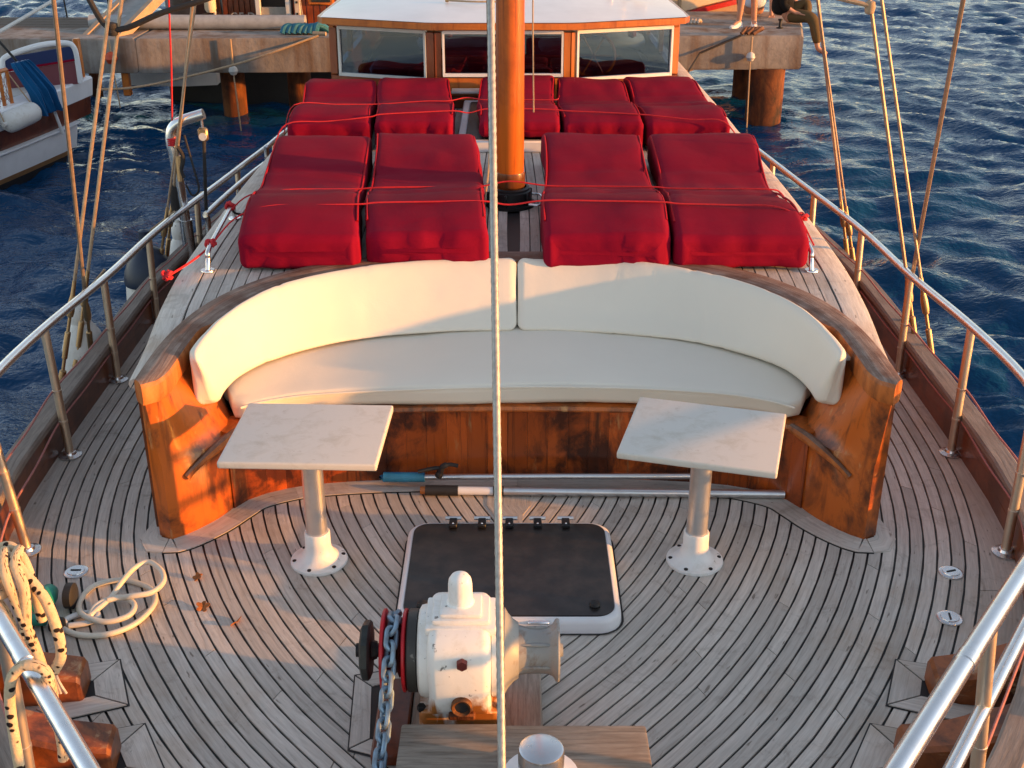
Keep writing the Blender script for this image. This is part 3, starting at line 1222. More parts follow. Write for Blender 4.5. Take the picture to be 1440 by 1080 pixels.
def ztop1(y): return sinterp(ROW1, (y - ROW1Y[0]) / (ROW1Y[1] - ROW1Y[0]))
def ztop2(y): return sinterp(ROW2, (y - ROW2Y[0]) / (ROW2Y[1] - ROW2Y[0]))


def sunbed(label, group, xf, xb, yr, prof, zb=.632, seed=0, dz=0.0):
    r_ = random.Random(seed)
    jy = r_.uniform(-.02, .02)
    root = thing('sunbed', label, 'sunbed', ((xf[0] + xf[1]) / 2, yr[0], zb), group)
    qs = []
    N = 46
    warp = [r_.uniform(-.012, .012) for _ in range(4)]
    for i in range(N + 1):
        t = i / N
        y = yr[0] + jy + .04 + (yr[1] - yr[0] - .08) * t
        x0 = xf[0] + (xb[0] - xf[0]) * t + .010 * math.sin(t * 7 + seed) + .03
        x1 = xf[1] + (xb[1] - xf[1]) * t + .010 * math.sin(t * 6 + seed * 2) - .03
        zt = sinterp(prof, t) + dz
        q = [(x0, y, zb), (x1, y, zb), (x1, y, zt + warp[0] * math.sin(t * 3 + 1)), (x0, y, zt + warp[1] * math.sin(t * 4))]
        qs.append(q)
    r = .036
    qs = [[(p[0] + (-.03 if j in (0, 3) else .03), p[1], p[2]) for j, p in enumerate(q)] for q in qs]
    o = pillow(MB(), qs, r, mids=12, arc=4, endseg=6, ends_fill=True).obj('cover', RED, root, sharp=80)
    oz = OFF['%s' % root.name]

    def fn(p, n):
        w = p + oz
        f = .010 * noise.noise(w * 2.6) + .006 * noise.noise(w * 6.5 + Vector((seed, 0, 0)))
        if n.y < -.15:          # gathered pleats on the end that faces the bow
            f += .030 * noise.noise(Vector((w.x * 19 + seed, w.z * 3, seed))) * min(1, (-n.y)) * (.6 + .6 * noise.noise(Vector((w.x * 4, seed, 1))))
        # tension folds near the tied seam
        t = (w.y - yr[0]) / (yr[1] - yr[0])
        f -= .012 * math.exp(-((t - .345) / .018) ** 2) * (1 if n.z > .3 else 0)
        f += .007 * noise.noise(Vector((w.x * 16, t * 5, seed))) * math.exp(-((t - .42) / .10) ** 2)
        f -= .007 * math.exp(-((t - .64) / .012) ** 2) * (1 if n.z > .3 else 0)
        return f
    displace(o, fn)
    # piped seams along both long top edges and the front edge
    for side in (0, 1):
        path = []
        for i in range(3, N - 1):
            q = qs[i]
            p = Vector(q[3] if side == 0 else q[2])
            p += Vector((.010 if side == 0 else -.010, 0, -.0095))
            path.append(p)
        MB().tube(path, .0055, 6).obj('piping', REDP, root)
    return root


G1, G2 = 'front row of crimson sunbed pads behind the bench', 'back row of crimson sunbed pads before the wheelhouse'
sunbed('crimson sunbed pad beside the grab handle with knotted red cords, front row left end', G1, (-1.20, -.665), (-1.335, -.80), ROW1Y, ROW1, seed=1)
sunbed('crimson sunbed pad of the front row just left of the mast aisle', G1, (-.645, -.085), (-.775, -.20), ROW1Y, ROW1, seed=2, dz=.006)
sunbed('crimson sunbed pad of the front row just right of the mast, puckered by its fold', G1, (.15, .71), (.19, .75), ROW1Y, ROW1, seed=3, dz=.010)
sunbed('crimson sunbed pad at the right end of the front row, near the open water', G1, (.735, 1.31), (.80, 1.38), ROW1Y, ROW1, seed=4, dz=.004)
sunbed('crimson sunbed pad in the back row at its left end, beside the pier piles', G2, (-1.335, -.83), (-1.395, -.925), ROW2Y, ROW2, seed=5, dz=-.01)
sunbed('crimson sunbed pad of the back row, second from its left end', G2, (-.815, -.335), (-.905, -.41), ROW2Y, ROW2, seed=6)
sunbed('crimson sunbed pad directly behind the mast, lying on the white framed skylight', G2, (-.195, .295), (-.21, .30), ROW2Y, ROW2, zb=.71, seed=7, dz=.008)
sunbed('crimson sunbed pad of the back row with a small crumpled patch, second from right', G2, (.315, .805), (.315, .765), ROW2Y, ROW2, seed=8)
sunbed('crimson sunbed pad of the back row at its right end, under the orange corner post', G2, (.825, 1.33), (.785, 1.27), ROW2Y, ROW2, seed=9)

# white framed skylight under the middle pad
sk = thing('skylight', 'white framed skylight hatch on the raised deck under the sunbed behind the mast', 'skylight', (.04, 7.7, ZT))
m = MB()
for (c, d) in (((.04, 7.15, ZT + .035), (.72, .05, .07)), ((.04, 8.3, ZT + .035), (.72, .05, .07)), ((-.295, 7.725, ZT + .035), (.05, 1.10, .07)), ((.375, 7.725, ZT + .035), (.05, 1.10, .07))):
    m.box(c, d, .008)
m.obj('frame', GEL, sk)
MB().box((.04, 7.725, ZT + .05), (.62, 1.1, .04), .004).obj('pane', ACRYL, sk)

# ------------------------------------------------------------------ mast
MY = 6.03
mast = thing('mast', 'thick orange varnished wooden mast rising between the sunbeds', 'mast', (0, MY, ZT))
pr = [(.071, 0)]
MB().lathe([(.070, .02), (.070, .10), (.0705, .105), (.0705, 1.5), (.068, 3.0), (.062, 6.0), (.055, 8.2), (.02, 8.25), (0, 8.25)], (0.004, MY, ZT), 'z', 28).obj('pole', MASTW, mast)
MB().lathe([(.0, .0), (.130, .0), (.130, .016), (.112, .020), (.108, .080), (.100, .085), (.100, .095), (.085, .10), (.085, .05)], (0.004, MY, ZT), 'z', 28).obj('collar', DARKM, mast)
MB().lathe([(.0755, .10), (.0765, .102), (.0765, .175), (.0755, .178), (.0715, .178)], (0.004, MY, ZT), 'z', 28).obj('boot', m_varnish('mast_boot', (.16, .05, .012), (.06, .02, .008)), mast)
for a in (20, 75, 130, 200, 260, 320):
    x, y = .115 * math.cos(R(a)), .115 * math.sin(R(a))
    MB().box((x, MY + y, ZT + .045), (.018, .012, .07), .003, rz=R(a)).obj('lug', DARKM, mast)
m = MB()
m.tube(cat_rom([(.10, MY - .10, ZT + .03), (.155, MY - .11, ZT + .03), (.17, MY - .02, ZT + .03), (.16, MY + .08, ZT + .03), (.10, MY + .10, ZT + .03)], 6), .007, 8)
m.obj('rail_loop', STEEL, mast)
MB().lathe([(.0715, 0), (.0735, .002), (.0735, .03), (.0715, .032)], (0.004, MY, ZT + 1.72), 'z', 28).obj('band', DARKM, mast)
MB().box((.005, MY - .075, ZT + 1.66), (.03, .02, .2), .004).obj('fitting', DARKM, mast)
# thin lines running down the mast
for (x0, x1, y0, zt, mt, lab) in ((-.098, -.10, MY - .05, 3.4, ROPED, 'dark halyard hanging beside the mast on its shaded side'), (.135, .125, MY + .7, 1.9, ROPEC, 'thin tan cord hanging to the right of the mast')):
    zb_ = .70 if mt is ROPED else .95
    o = MB().tube(cat_rom([(x0, y0, zb_), (x0 - .008, y0, (zb_ + zt) / 2), (x1, y0, zt)], 6), .006 if mt is ROPED else .004, 6).obj('halyard', mt)
    tag(o, lab, 'rope')
o = MB().tube(cat_rom([(-.13, MY - .12, ZT + .02), (-.10, MY - .06, ZT + .3), (-.095, MY - .03, ZT + .8), (-.09, MY - .02, ZT + 1.6)], 8), .005, 6).obj('halyard', ROPEC)
tag(o, 'thin tan halyard tied down beside the mast foot', 'rope')

# ------------------------------------------------------------------ wheelhouse
WHL = [(-1.30, 8.78), (-.53, 8.52), (.425, 8.52), (1.215, 8.78)]      # plan of the front, three facets
wh = thing('wheelhouse', 'low wooden wheelhouse with three front windows and a white roof', 'wheelhouse', (-.04, 9.5, ZT))
LEAN = .02


def face_pt(i, t, z, d=0.0):
    a, b = Vector((*WHL[i], 0)), Vector((*WHL[i + 1], 0))
    p = a.lerp(b, t)
    tdir = (b - a).normalized()
    nn = Vector((tdir.y, -tdir.x, 0))
    p = p + nn * d + Vector((0, LEAN * (z - .6) / .5, 0))
    return Vector((p.x, p.y, z))


def slab(mb, i, t0, t1, z0, z1, d0, d1):
    r = []
    for t in (t0, t1):
        r.append([face_pt(i, t, z0, d0), face_pt(i, t, z0, d1), face_pt(i, t, z1, d1), face_pt(i, t, z1, d0)])
    return mb.loft([[tuple(p) for p in q] for q in r])


for i in range(3):
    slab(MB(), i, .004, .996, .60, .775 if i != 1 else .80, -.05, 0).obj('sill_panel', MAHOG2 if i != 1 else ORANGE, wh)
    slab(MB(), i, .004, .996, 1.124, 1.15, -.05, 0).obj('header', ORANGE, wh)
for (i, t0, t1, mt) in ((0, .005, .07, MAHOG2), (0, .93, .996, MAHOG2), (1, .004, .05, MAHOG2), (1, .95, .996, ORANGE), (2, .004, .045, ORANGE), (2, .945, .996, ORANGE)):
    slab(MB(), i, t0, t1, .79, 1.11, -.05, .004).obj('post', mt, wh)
for (i, t0, t1, z0, z1) in ((0, .09, .925, .778, 1.125), (1, .06, .945, .812, 1.125), (2, .05, .935, .778, 1.125)):
    fw = .015 / (1.0 if i == 1 else .82)
    m = MB()
    slab(m, i, t0, t0 + fw, z0, z1, -.03, .014); slab(m, i, t1 - fw, t1, z0, z1, -.03, .014)
    slab(m, i, t0 + fw + .001, t1 - fw - .001, z0, z0 + .022, -.03, .0135); slab(m, i, t0 + fw + .001, t1 - fw - .001, z1 - .022, z1, -.03, .0135)
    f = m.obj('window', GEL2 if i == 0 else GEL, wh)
    slab(MB(), i, t0 + fw * .9, t1 - fw * .9, z0 + .02, z1 - .02, -.012, -.006).obj('pane', GLASS, f)
# sides, floor and back
for sgn, x0, x1 in ((-1, -1.30, -1.27), (1, 1.215, 1.20)):
    m = MB(); m.loft([[(x0, 8.80, .6), (x0, 8.80, .80), (x0 - sgn * .04, 8.80, .80), (x0 - sgn * .04, 8.80, .6)], [(x1, 11.6, .6), (x1, 11.6, .80), (x1 - sgn * .04, 11.6, .80), (x1 - sgn * .04, 11.6, .6)]])
    m.obj('side_panel', MAHOG2, wh)
    for y in (8.84, 9.7, 10.6, 11.5):
        MB().box((x0 - sgn * .022 + (x1 - x0) * (y - 8.8) / 2.8, y, .955), (.036, .09, .35), .004).obj('post', ORANGE, wh)
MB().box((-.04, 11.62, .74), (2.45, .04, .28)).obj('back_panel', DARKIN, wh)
for x in (-1.2, -.42, .36, 1.12): MB().box((x, 11.62, 1.0), (.10, .05, .24), .004).obj('post', MAHOG2, wh)
MB().tube(cat_rom([(.30, 10.6, .70), (.45, 10.3, .80), (.75, 10.1, .84), (1.02, 10.2, .80), (1.10, 10.6, .72)], 6), .07, 10).obj('settee_back', CREAM, wh)
MB().tube(cat_rom([(-.75, 10.7, .70), (-.60, 10.2, .80), (-.25, 10.1, .83), (0.05, 10.3, .78)], 6), .07, 10).obj('settee_back', CREAM, wh)
for x in (-.72, -.50, .62, .98): MB().lathe([(0, 0), (.035, .02), (.035, .16), (0, .18)], (x, 9.9, .86), 'z', 10).obj('lamp', REDPL, wh)
for sgn, xa, xb in ((-1, -1.27, -1.08), (1, 1.19, 1.0)):
    MB().loft([[(xa, 11.66, .6), (xa, 11.66, 1.14), (xa - sgn * .05, 11.66, 1.14), (xa - sgn * .05, 11.66, .6)], [(xb, 14.6, .6), (xb, 14.6, 1.14), (xb - sgn * .05, 14.6, 1.14), (xb - sgn * .05, 14.6, .6)]]).obj('aft_cabin_side', MAHOG2, wh)
MB().box((-.04, 14.62, .87), (2.1, .05, .54)).obj('aft_cabin_end', MAHOG2, wh)
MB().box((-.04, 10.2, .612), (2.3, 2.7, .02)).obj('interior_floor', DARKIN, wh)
MB().box((-.30, 9.3, .70), (1.5, .5, .18), .02).obj('dashboard', MAHOG2, wh)
m = MB(); m.tube([( .62 + .16 * math.cos(a / 20 * 6.283), 9.1, .86 + .16 * math.sin(a / 20 * 6.283)) for a in range(20)], .012, 6, closed=True)
for a in range(6): m.tube([(.62, 9.1, .86), (.62 + .2 * math.cos(a * 1.047), 9.1, .86 + .2 * math.sin(a * 1.047))], .007, 5)
m.obj('steering_wheel', ORANGE, wh)
# roof
rp = [(-1.375, 8.83), (-1.33, 8.74), (-.545, 8.46), (.44, 8.46), (1.235, 8.74), (1.28, 8.83), (1.10, 14.8), (-1.19, 14.8)]


def roof_ring(z, d):
    c = Vector((-.045, 10.2))
    out = []
    for x, y in rp:
        v = Vector((x, y)) - c
        v = v * (1 - d / v.length)
        out.append((c.x + v.x, c.y + v.y, z))
    return out


MB().loft([roof_ring(1.142, .0), roof_ring(1.142, -.004), roof_ring(1.183, -.004), roof_ring(1.183, .0)]).obj('fascia', ORANGE, wh)
V = []
N = 24
rows = [(8.46, 8.75), (8.6, 8.85), (8.8, 8.95), (9.2, 9.3), (10, 10), (11, 11), (12.0, 12.0)]
ringz = []
for j in range(7):
    row = []
    for i in range(N + 1):
        u = -1 + 2 * i / N
        xx = -.045 + u * (1.335 - .03 * j if j else 1.30)
        front = 8.47 if -.56 < xx < .45 else (8.47 + (abs(xx + .05) - .50) * .355)
        y = front + (14.8 - front) * (j / 6) ** 1.8
        ed = min(1 - abs(u), (y - front + .0) / 1.3)
        z = 1.187 + .085 * (1 - abs(u) ** 2.6) * min(1, (y - front) / .9) ** .7
        row.append((xx, y, z))
    ringz.append(row)
F = []
for j in range(6):
    for i in range(N):
        a = j * (N + 1) + i
        F.append((a, a + 1, a + N + 2, a + N + 1))
MB().add([p for r in ringz for p in r], F).obj('roof', GEL, wh)
m = MB()
m.lathe([(0, 0), (.03, 0), (.03, .03), (.016, .04), (.016, .07), (.028, .08), (.028, .11), (0, .115)], (.86, 9.35, 1.25), 'z', 14)
m.box((.98, 9.32, 1.265), (.10, .05, .05), .01); m.box((.76, 9.45, 1.27), (.05, .05, .07), .01)
m.tube(cat_rom([(.80, 9.3, 1.255), (.86, 9.25, 1.30), (.95, 9.28, 1.27), (1.02, 9.3, 1.255)], 6), .008, 6)
m.obj('lamp_fitting', STEEL, wh)
MB().tube(cat_rom([(-.45, 9.05, 1.262), (-.25, 8.98, 1.262), (0, 9.0, 1.262), (.12, 9.1, 1.266)], 6), .007, 6).obj('grab_cord', ROPEC, wh)
MB().box((-.46, 9.06, 1.262), (.03, .03, .025), .006).obj('cord_eye', BRONZE, wh)
# step box and gear in the aisle before the wheelhouse
sb_ = thing('instrument_shelf', 'dark wooden shelf with small orange fittings in the aisle under the middle window', 'shelf', (-.3, 8.40, ZT))
MB().box((-.31, 8.42, .665), (.20, .10, .09), .008).obj('box', MAHOG, sb_)
MB().box((-.31, 8.41, .735), (.20, .12, .016), .004).obj('shelf', GEL2, sb_)
MB().box((-.30, 8.365, .69), (.10, .012, .018), .003).obj('strip', ORANGE, sb_)
MB().lathe([(0, 0), (.02, 0), (.02, .02), (0, .02)], (-.33, 8.372, .66), 'y', 10).obj('knob', BRONZE, sb_)

# ------------------------------------------------------------------ tables
def make_table():
    t = thing('pedestal_table', 'x', 'table')
    MB().box((0, 0, .510), (.525, .445, .026), .008, seg=3).obj('table_top', TABLEW, t)
    m = MB()
    for s1 in (-1, 1):
        m.box((s1 * .13, 0, .490), (.03, .30, .012), .002)
    m.lathe([(.036, .455), (.075, .485), (.085, .4955), (0, .4955)], (0, 0, 0), 'z', 24)
    m.obj('bracket', STEEL2, t)
    MB().lathe([(.0375, .10), (.0375, .48)], (0, 0, 0), 'z', 28).obj('pole', STEEL2, t)
    MB().lathe([(0, 0), (.101, 0), (.103, .005), (.101, .012), (.082, .017), (.060, .03), (.048, .055), (.0455, .075), (.0455, .122), (.043, .126), (.0385, .126), (.0385, .10)], (0, 0, 0), 'z', 36).obj('base', WHITE, t)
    for k in range(6):
        a = k * math.pi / 3 + .3
        MB().lathe([(0, 0), (.0075, 0), (.0075, .003), (.004, .005), (0, .005)], (.088 * math.cos(a), .088 * math.sin(a), .0145), 'z', 10).obj('bolt', DARKM, t)
    return t


t1 = make_table()
t2 = copy_tree(t1)
t1.location = (-.683, 3.635, 0); t1.rotation_euler = (0, 0, R(-2.0))
t2.location = (.672, 3.635, 0); t2.rotation_euler = (0, 0, R(-15.5))
GT = 'pedestal tables before the bench'
tag(t1, 'pale square pedestal table set straight, before the sunlit end of the bench', 'table', GT)
tag(t2, 'pale square pedestal table turned at an angle, before the shaded end of the bench', 'table', GT)

# ------------------------------------------------------------------ boat hooks
b1 = thing('boat_hook', 'silver boat hook with blue grip and black hook head lying along the bench foot', 'boat hook', (0, 4.15, 0))
ya = lambda x: 4.155 - .012 * x
zz = .062
MB().tube([(-.50, ya(-.5), zz - .012), (-.50, ya(-.5), zz - .012), (-.335, ya(-.335), zz - .012)], .020, 12).obj('grip', BLUEG, b1)
MB().tube([(-.335, ya(-.33), zz - .012), (.2, ya(.2), zz - .004), (.72, ya(.72), zz)], .012, 12).obj('shaft', STEEL2, b1)
m = MB()
m.tube(cat_rom([(-.28, 4.15, .06), (-.27, 4.145, .085), (-.262, 4.14, .108), (-.235, 4.14, .118), (-.20, 4.14, .112)], 5), [.016] * 4 + [.012] * 10 + [.008] * 7, 8)
m.tube(cat_rom([(-.27, 4.145, .10), (-.30, 4.145, .098), (-.36, 4.14, .085)], 5), .008, 8)
m.obj('hook', BLACKR, b1)
b2 = thing('boat_hook', 'longer boat hook with black sleeve and white section, in front of the other', 'boat hook', (.2, 4.09, 0))
yb_ = lambda x: 4.095 - .022 * x
for (xa, xb, r, mt, nm) in ((-.35, -.31, .016, ORANGE, 'tip'), (-.33, -.20, .021, BLACKR, 'sleeve'), (-.20, -.062, .017, GEL, 'white_section'), (-.062, -.02, .020, BLACKR, 'collar'), (-.02, 1.085, .0165, STEEL2, 'shaft')):
    MB().tube([(xa, yb_(xa), .023), (xb, yb_(xb), .023)], r, 14).obj(nm, mt, b2)

# ------------------------------------------------------------------ deck hatch
def rrect(cx, cy, w, h, r, n=8):
    out = []
    for (sx, sy, a0) in ((1, -1, -90), (1, 1, 0), (-1, 1, 90), (-1, -1, 180)):
        for k in range(n + 1):
            a = R(a0 + 90 * k / n)
            out.append((cx + sx * (w / 2 - r) + r * math.cos(a), cy + sy * (h / 2 - r) + r * math.sin(a)))
    return out


HX, HY, HW, HH = .003, 3.512, .722, .592
hatch = thing('deck_hatch', 'dark acrylic deck hatch with rounded white rim in front of the windlass', 'hatch', (HX, HY, 0))
rr = []
for (dw, z, r) in ((.014, .002, .080), (.014, .010, .080), (.012, .036, .078), (.008, .047, .074), (.000, .053, .07), (-.008, .054, .064), (-.0125, .051, .06), (-.0125, .035, .06)):
    rr.append([(x, y, z) for x, y in rrect(HX, HY, HW + 2 * dw, HH + 2 * dw, r)])
MB().loft(rr, cap=False).obj('frame', GEL, hatch)
MB().loft([[(x, y, .004) for x, y in rrect(HX, HY, HW + .046, HH + .046, .09)], [(x, y, .003) for x, y in rrect(HX, HY, HW + .03, HH + .03, .085)]], cap=False).obj('seal', CAULK, hatch)
MB().prism(rrect(HX, HY, HW - .022, HH - .022, .058), .030, .0575).obj('lid', ACRYL, hatch)
for x in (-.205, -.098, .003, .108, .212):
    h_ = MB().box((x, HY + .275, .066), (.03, .055, .014), .003).obj('hinge', DARKM, hatch)
    MB().lathe([(0, -.030), (.008, -.030), (.008, .030), (0, .030)], (x, HY + .306, .068), 'x', 10).obj('hinge_pin', STEEL2, h_)
    MB().lathe([(0, 0), (.005, 0), (.003, .003), (0, .003)], (x, HY + .262, .0725), 'z', 8).obj('screw', STEEL, h_)
for x in (-.285, .288):
    MB().lathe([(0, 0), (.017, 0), (.019, .006), (.015, .014), (.006, .018), (0, .018)], (x, HY - .232, .0575), 'z', 16).obj('knob', BLACKR, hatch)
MB().box((.10, HY - .306, .044), (.07, .016, .010), .003).obj('latch', STEEL, hatch)

# ------------------------------------------------------------------ windlass and bow timbers
wp = thing('windlass_plank', 'worn flat wooden plank under the windlass with a crack in it', 'plank', (-.1, 2.8, 0))
MB().box((-.09, 2.82, .018), (.385, .52, .034), .005).obj('board', TIMB, wp)
MB().box((-.335, 2.76, .022), (.10, .34, .042), .006).obj('side_board', MAHOG, wp)
for nm_lab, c, d in (('thick pale brown timber lying across the bow under the anchor chain', (-.155, 2.445, .085), (.275, .27, .165)), ('thick grey grained timber across the bow behind the steel bollard', (.185, 2.445, .083), (.395, .27, .160))):
    o = MB().box((c[0], c[1], c[2]), d, .010, seg=2).obj('bow_timber', TIMB)
    tag(o, nm_lab, 'timber', 'timbers lying across the bow')
    displace(o, lambda p, n: .003 * noise.noise(p * 9))
bo = thing('bollard', 'short polished steel bollard standing at the bow beside the forestay', 'bollard', (.088, 2.30, 0))
MB().lathe([(0, .29), (.050, .29), (.057, .286), (.0595, .278), (.0595, .10), (.0595, .03)], (.088, 2.37, -.02), 'z', 36).obj('post', STEEL, bo)
MB().lathe([(.0605, .0), (.10, .0), (.10, .010), (.066, .014), (.0605, .03)], (.088, 2.37, .166), 'z', 30).obj('flange', GEL, bo)

wl = thing('windlass', 'white enamel anchor windlass with rust stains and a red rimmed chain wheel', 'windlass', (-.13, 2.76, .035))
cx, cy, cz = -.133, 2.775, .265
# housing: barrel across the boat
MB().lathe([(0, -.118), (.118, -.118), (.128, -.112), (.131, -.100), (.131, -.078), (.122, -.072), (.120, -.05), (.128, -.045), (.132, -.03), (.132, .055), (.128, .062), (.121, .068), (.121, .085), (.131, .09), (.131, .108), (.124, .114), (0, .114)], (cx, cy, cz), 'x', 44).obj('housing', WINDW, wl)
# front and pedestal
rings = []
for (z, hx, y0, y1) in ((.036, .118, 2.655, 2.90), (.125, .118, 2.645, 2.905), (.140, .116, 2.648, 2.90), (.150, .090, 2.638, 2.895), (.20, .086, 2.628, 2.895), (.28, .088, 2.620, 2.90), (.35, .088, 2.624, 2.90), (.385, .085, 2.645, 2.88), (.405, .080, 2.675, 2.86), (.415, .070, 2.71, 2.84)):
    q = [(cx - hx, y0), (cx + hx, y0), (cx + hx, y1), (cx - hx, y1)]
    rings.append([(p.x, p.y, z) for p in round_ring([Vector((*p, 0)) for p in q], .025, 4, 3)])
MB().loft(rings).obj('pedestal', WINDW, wl)
# stepped top and filler dome
for (hw, hd, z0, z1) in ((.098, .075, .385, .410), (.080, .062, .4102, .426), (.058, .052, .4262, .440)):
    MB().box((cx + .004, cy - .02, (z0 + z1) / 2), (hw * 2, hd * 2, z1 - z0), .007, seg=2).obj('top_flange', WINDW, wl)
MB().lathe([(.046, .12), (.044, .17), (.0345, .18), (.0335, .235), (.031, .250), (.024, .261), (.012, .267), (0, .268)], (cx + .002, cy - .01, cz), 'z', 28).obj('filler_dome', WHITE, wl)
# bolt and drain
MB().lathe([(0, -.012), (.0155, -.012), (.0165, -.006), (.0165, .004)], (cx + .010, 2.618, .338), 'y', 6).obj('plug', m_plain('red_brown_bolt', (.18, .035, .03), .4, .4, .4, 30), wl)
MB().lathe([(.028, .02), (.030, -.004), (.026, -.010), (.019, -.006), (.017, .016), (0, .016)], (cx + .006, 2.620, .190), 'y', 20).obj('drain_ring', m_plain('rust_ring', (.22, .08, .02), .7, .3, .6, 30, dark=(.03, .012, .006)), wl)
MB().lathe([(0, 0), (.021, 0), (.021, .006), (0, .006)], (cx + .006, 2.617, .190), 'y', 18).obj('drain_hole', BLACKR, wl)
MB().box((cx + .006, 2.634, .150), (.075, .03, .022), .005).obj('drain_lip', RUSTP, wl)
for (x, y) in ((-.11, 2.655), (.115, 2.66), (-.075, 2.65)):
    MB().lathe([(0, .016), (.011, .016), (.013, .012), (.013, 0)], (cx + x, y + .015, .138), 'z', 6).obj('bolt', DARKM, wl)
# chain side: shaft, dark disc, red rimmed gypsy, brake wheel
MB().lathe([(.02, -.30), (.02, -.10)], (cx, cy, cz), 'x', 14).obj('shaft', DARKM, wl)
MB().lathe([(0, -.150), (.112, -.150), (.118, -.146), (.118, -.122), (.10, -.118), (0, -.118)], (cx, cy, cz), 'x', 32).obj('clutch_plate', m_stained('black_clutch', (.035, .033, .03), (.10, .06, .03), (.2, .19, .17), .5, .6), wl)
g = MB().lathe([(.05, -.212), (.062, -.205), (.078, -.190), (.06, -.182), (.078, -.174), (.062, -.160), (.05, -.156)], (cx, cy, cz), 'x', 28).obj('chain_wheel', m_plain('worn_gypsy', (.20, .05, .045), .5, .5, .5, 25), wl)
for x in (-.218, -.158):
    MB().lathe([(.04, x - .006), (.112, x - .006), (.118, x - .003), (.118, x + .003), (.112, x + .006), (.04, x + .006)], (cx, cy, cz), 'x', 36).obj('wheel_rim', REDPL, wl)
MB().lathe([(0, -.285), (.072, -.285), (.084, -.279), (.086, -.272), (.086, -.262), (.080, -.256), (.03, -.254), (.025, -.24), (0, -.24)], (cx, cy, cz), 'x', 8).obj('brake_wheel', m_plain('blackened_iron', (.045, .05, .048), .55, .5, .5, 22), wl)
# warping drum side
MB().lathe([(.121, .112), (.121, .126), (.105, .135), (.088, .15), (.078, .165)], (cx, cy, cz), 'x', 34).obj('hub', ALLOY, wl)
MB().lathe([(.074, .15), (.069, .175), (.064, .20), (.063, .225), (.066, .245), (.073, .262), (.088, .271), (.090, .276), (.088, .281), (.02, .283), (.018, .292), (0, .292)], (cx, cy, cz), 'x', 36).obj('warping_drum', ALLOY, wl)
m = MB()
for k in range(6):
    a = k * math.pi / 3 + .2
    m.box((cx + .213, cy + .064 * math.cos(a), cz + .064 * math.sin(a)), (.09, .012, .010), .003, M=Matrix.Rotation(a, 4, 'X'))
m.obj('drum_rib', ALLOY, wl)

# anchor chain
ch = thing('anchor_chain', 'galvanised anchor chain running off the red rimmed wheel towards the bow', 'chain', (-.33, 2.5, .1))
gx = cx - .188
cp = [(gx, cy + .085, cz - .01), (gx, cy + .06, cz + .07), (gx, cy, cz + .102), (gx - .003, cy - .06, cz + .085), (gx - .008, cy - .13, cz + .015), (gx - .014, cy - .22, cz - .075), (gx - .02, cy - .33, cz - .125), (gx - .026, cy - .46, cz - .15), (gx - .03, cy - .75, cz - .16)]
cpth = cat_rom(cp, 24)
L = [0]
for a, b in zip(cpth, cpth[1:]): L.append(L[-1] + (b - a).length)
lk = MB()
lw, ll, wr = .0155, .0165, .0072
pts = []
for k in range(9): pts.append((lw * math.cos(R(-90 + 180 * k / 8) + R(90)) * 1.0, ll + lw * math.sin(R(180 * k / 8)), 0))
for k in range(9): pts.append((lw * math.cos(R(180 + 180 * k / 8)), -ll + lw * math.sin(R(180 + 180 * k / 8)), 0))
pts = [(lw * math.cos(R(180 * k / 8)), ll + lw * math.sin(R(180 * k / 8)), 0) for k in range(9)] + [(lw * math.cos(R(180 + 180 * k / 8)), -ll + lw * math.sin(R(180 + 180 * k / 8)), 0) for k in range(9)]
lk.tube(pts, wr, 8, closed=True)
link0 = None
pitch = .0415
s = .01; i = 0
while s < L[-1] - .03:
    j = max(q for q in range(len(L)) if L[q] <= s)
    t = (s - L[j]) / max(1e-6, L[min(j + 1, len(L) - 1)] - L[j])
    p = cpth[j].lerp(cpth[min(j + 1, len(cpth) - 1)], t)
    d = (cpth[min(j + 2, len(cpth) - 1)] - cpth[max(j - 1, 0)]).normalized()
    Y = d
    X = Vector((1, 0, 0)); X = (X - Y * X.dot(Y)).normalized(); Z = X.cross(Y)
    a = R(38) if i % 2 else R(-52)
    a += rnd.uniform(-.12, .12)
    X2 = X * math.cos(a) + Z * math.sin(a); Z2 = X2.cross(Y)
    M4 = Matrix((X2, Y, Z2)).transposed().to_4x4()
    M4.translation = p - OFF[ch.name]
    if link0 is None:
        link0 = lk.obj('link', GALV, ch, local=True); o = link0
    else:
        o = link0.copy(); C.objects.link(o); o.parent = ch
    o.matrix_local = M4
    s += pitch; i += 1

# ------------------------------------------------------------------ forestay
FA, FB = Vector((.0025, 1.48, .25)), Vector((-.129, 5.95, 7.0))
pth = [FA.lerp(FB, i / 1100) for i in range(1101)]
o = MB().tube(pth, .0086, 15, lobes=5, depth=.22, pitch=.10).obj('forestay', WIREW)
tag(o, 'thick pale wire forestay rising straight from the bow to the masthead', 'wire stay')

# ------------------------------------------------------------------ railings
RZ = [(1.3, .76), (2.0, .755), (2.5, .74), (3.2, .69), (3.69, .635), (4.46, .575), (5.26, .505), (6.2, .455), (7.46, .42), (9.74, .40), (12, .40)]


def rail_p(y, d=.03, z=None, sgn=1):
    s = s_of_y(y)
    p, n = edge_at(s)
    q = p + n * d
    if z is None and y < 3.3:          # the bow tubes run straight towards the stem
        xs = (1.267 if sgn > 0 else 1.315) + .74 * (y - 2.46)
        k = min(1.0, (3.3 - y) / .7)
        k = k * k * (3 - 2 * k)
        q = Vector((q.x * (1 - k) + xs * k, q.y * (1 - k) + y * k, 0))
    return Vector((q.x, q.y, sinterp(RZ, y) if z is None else z))


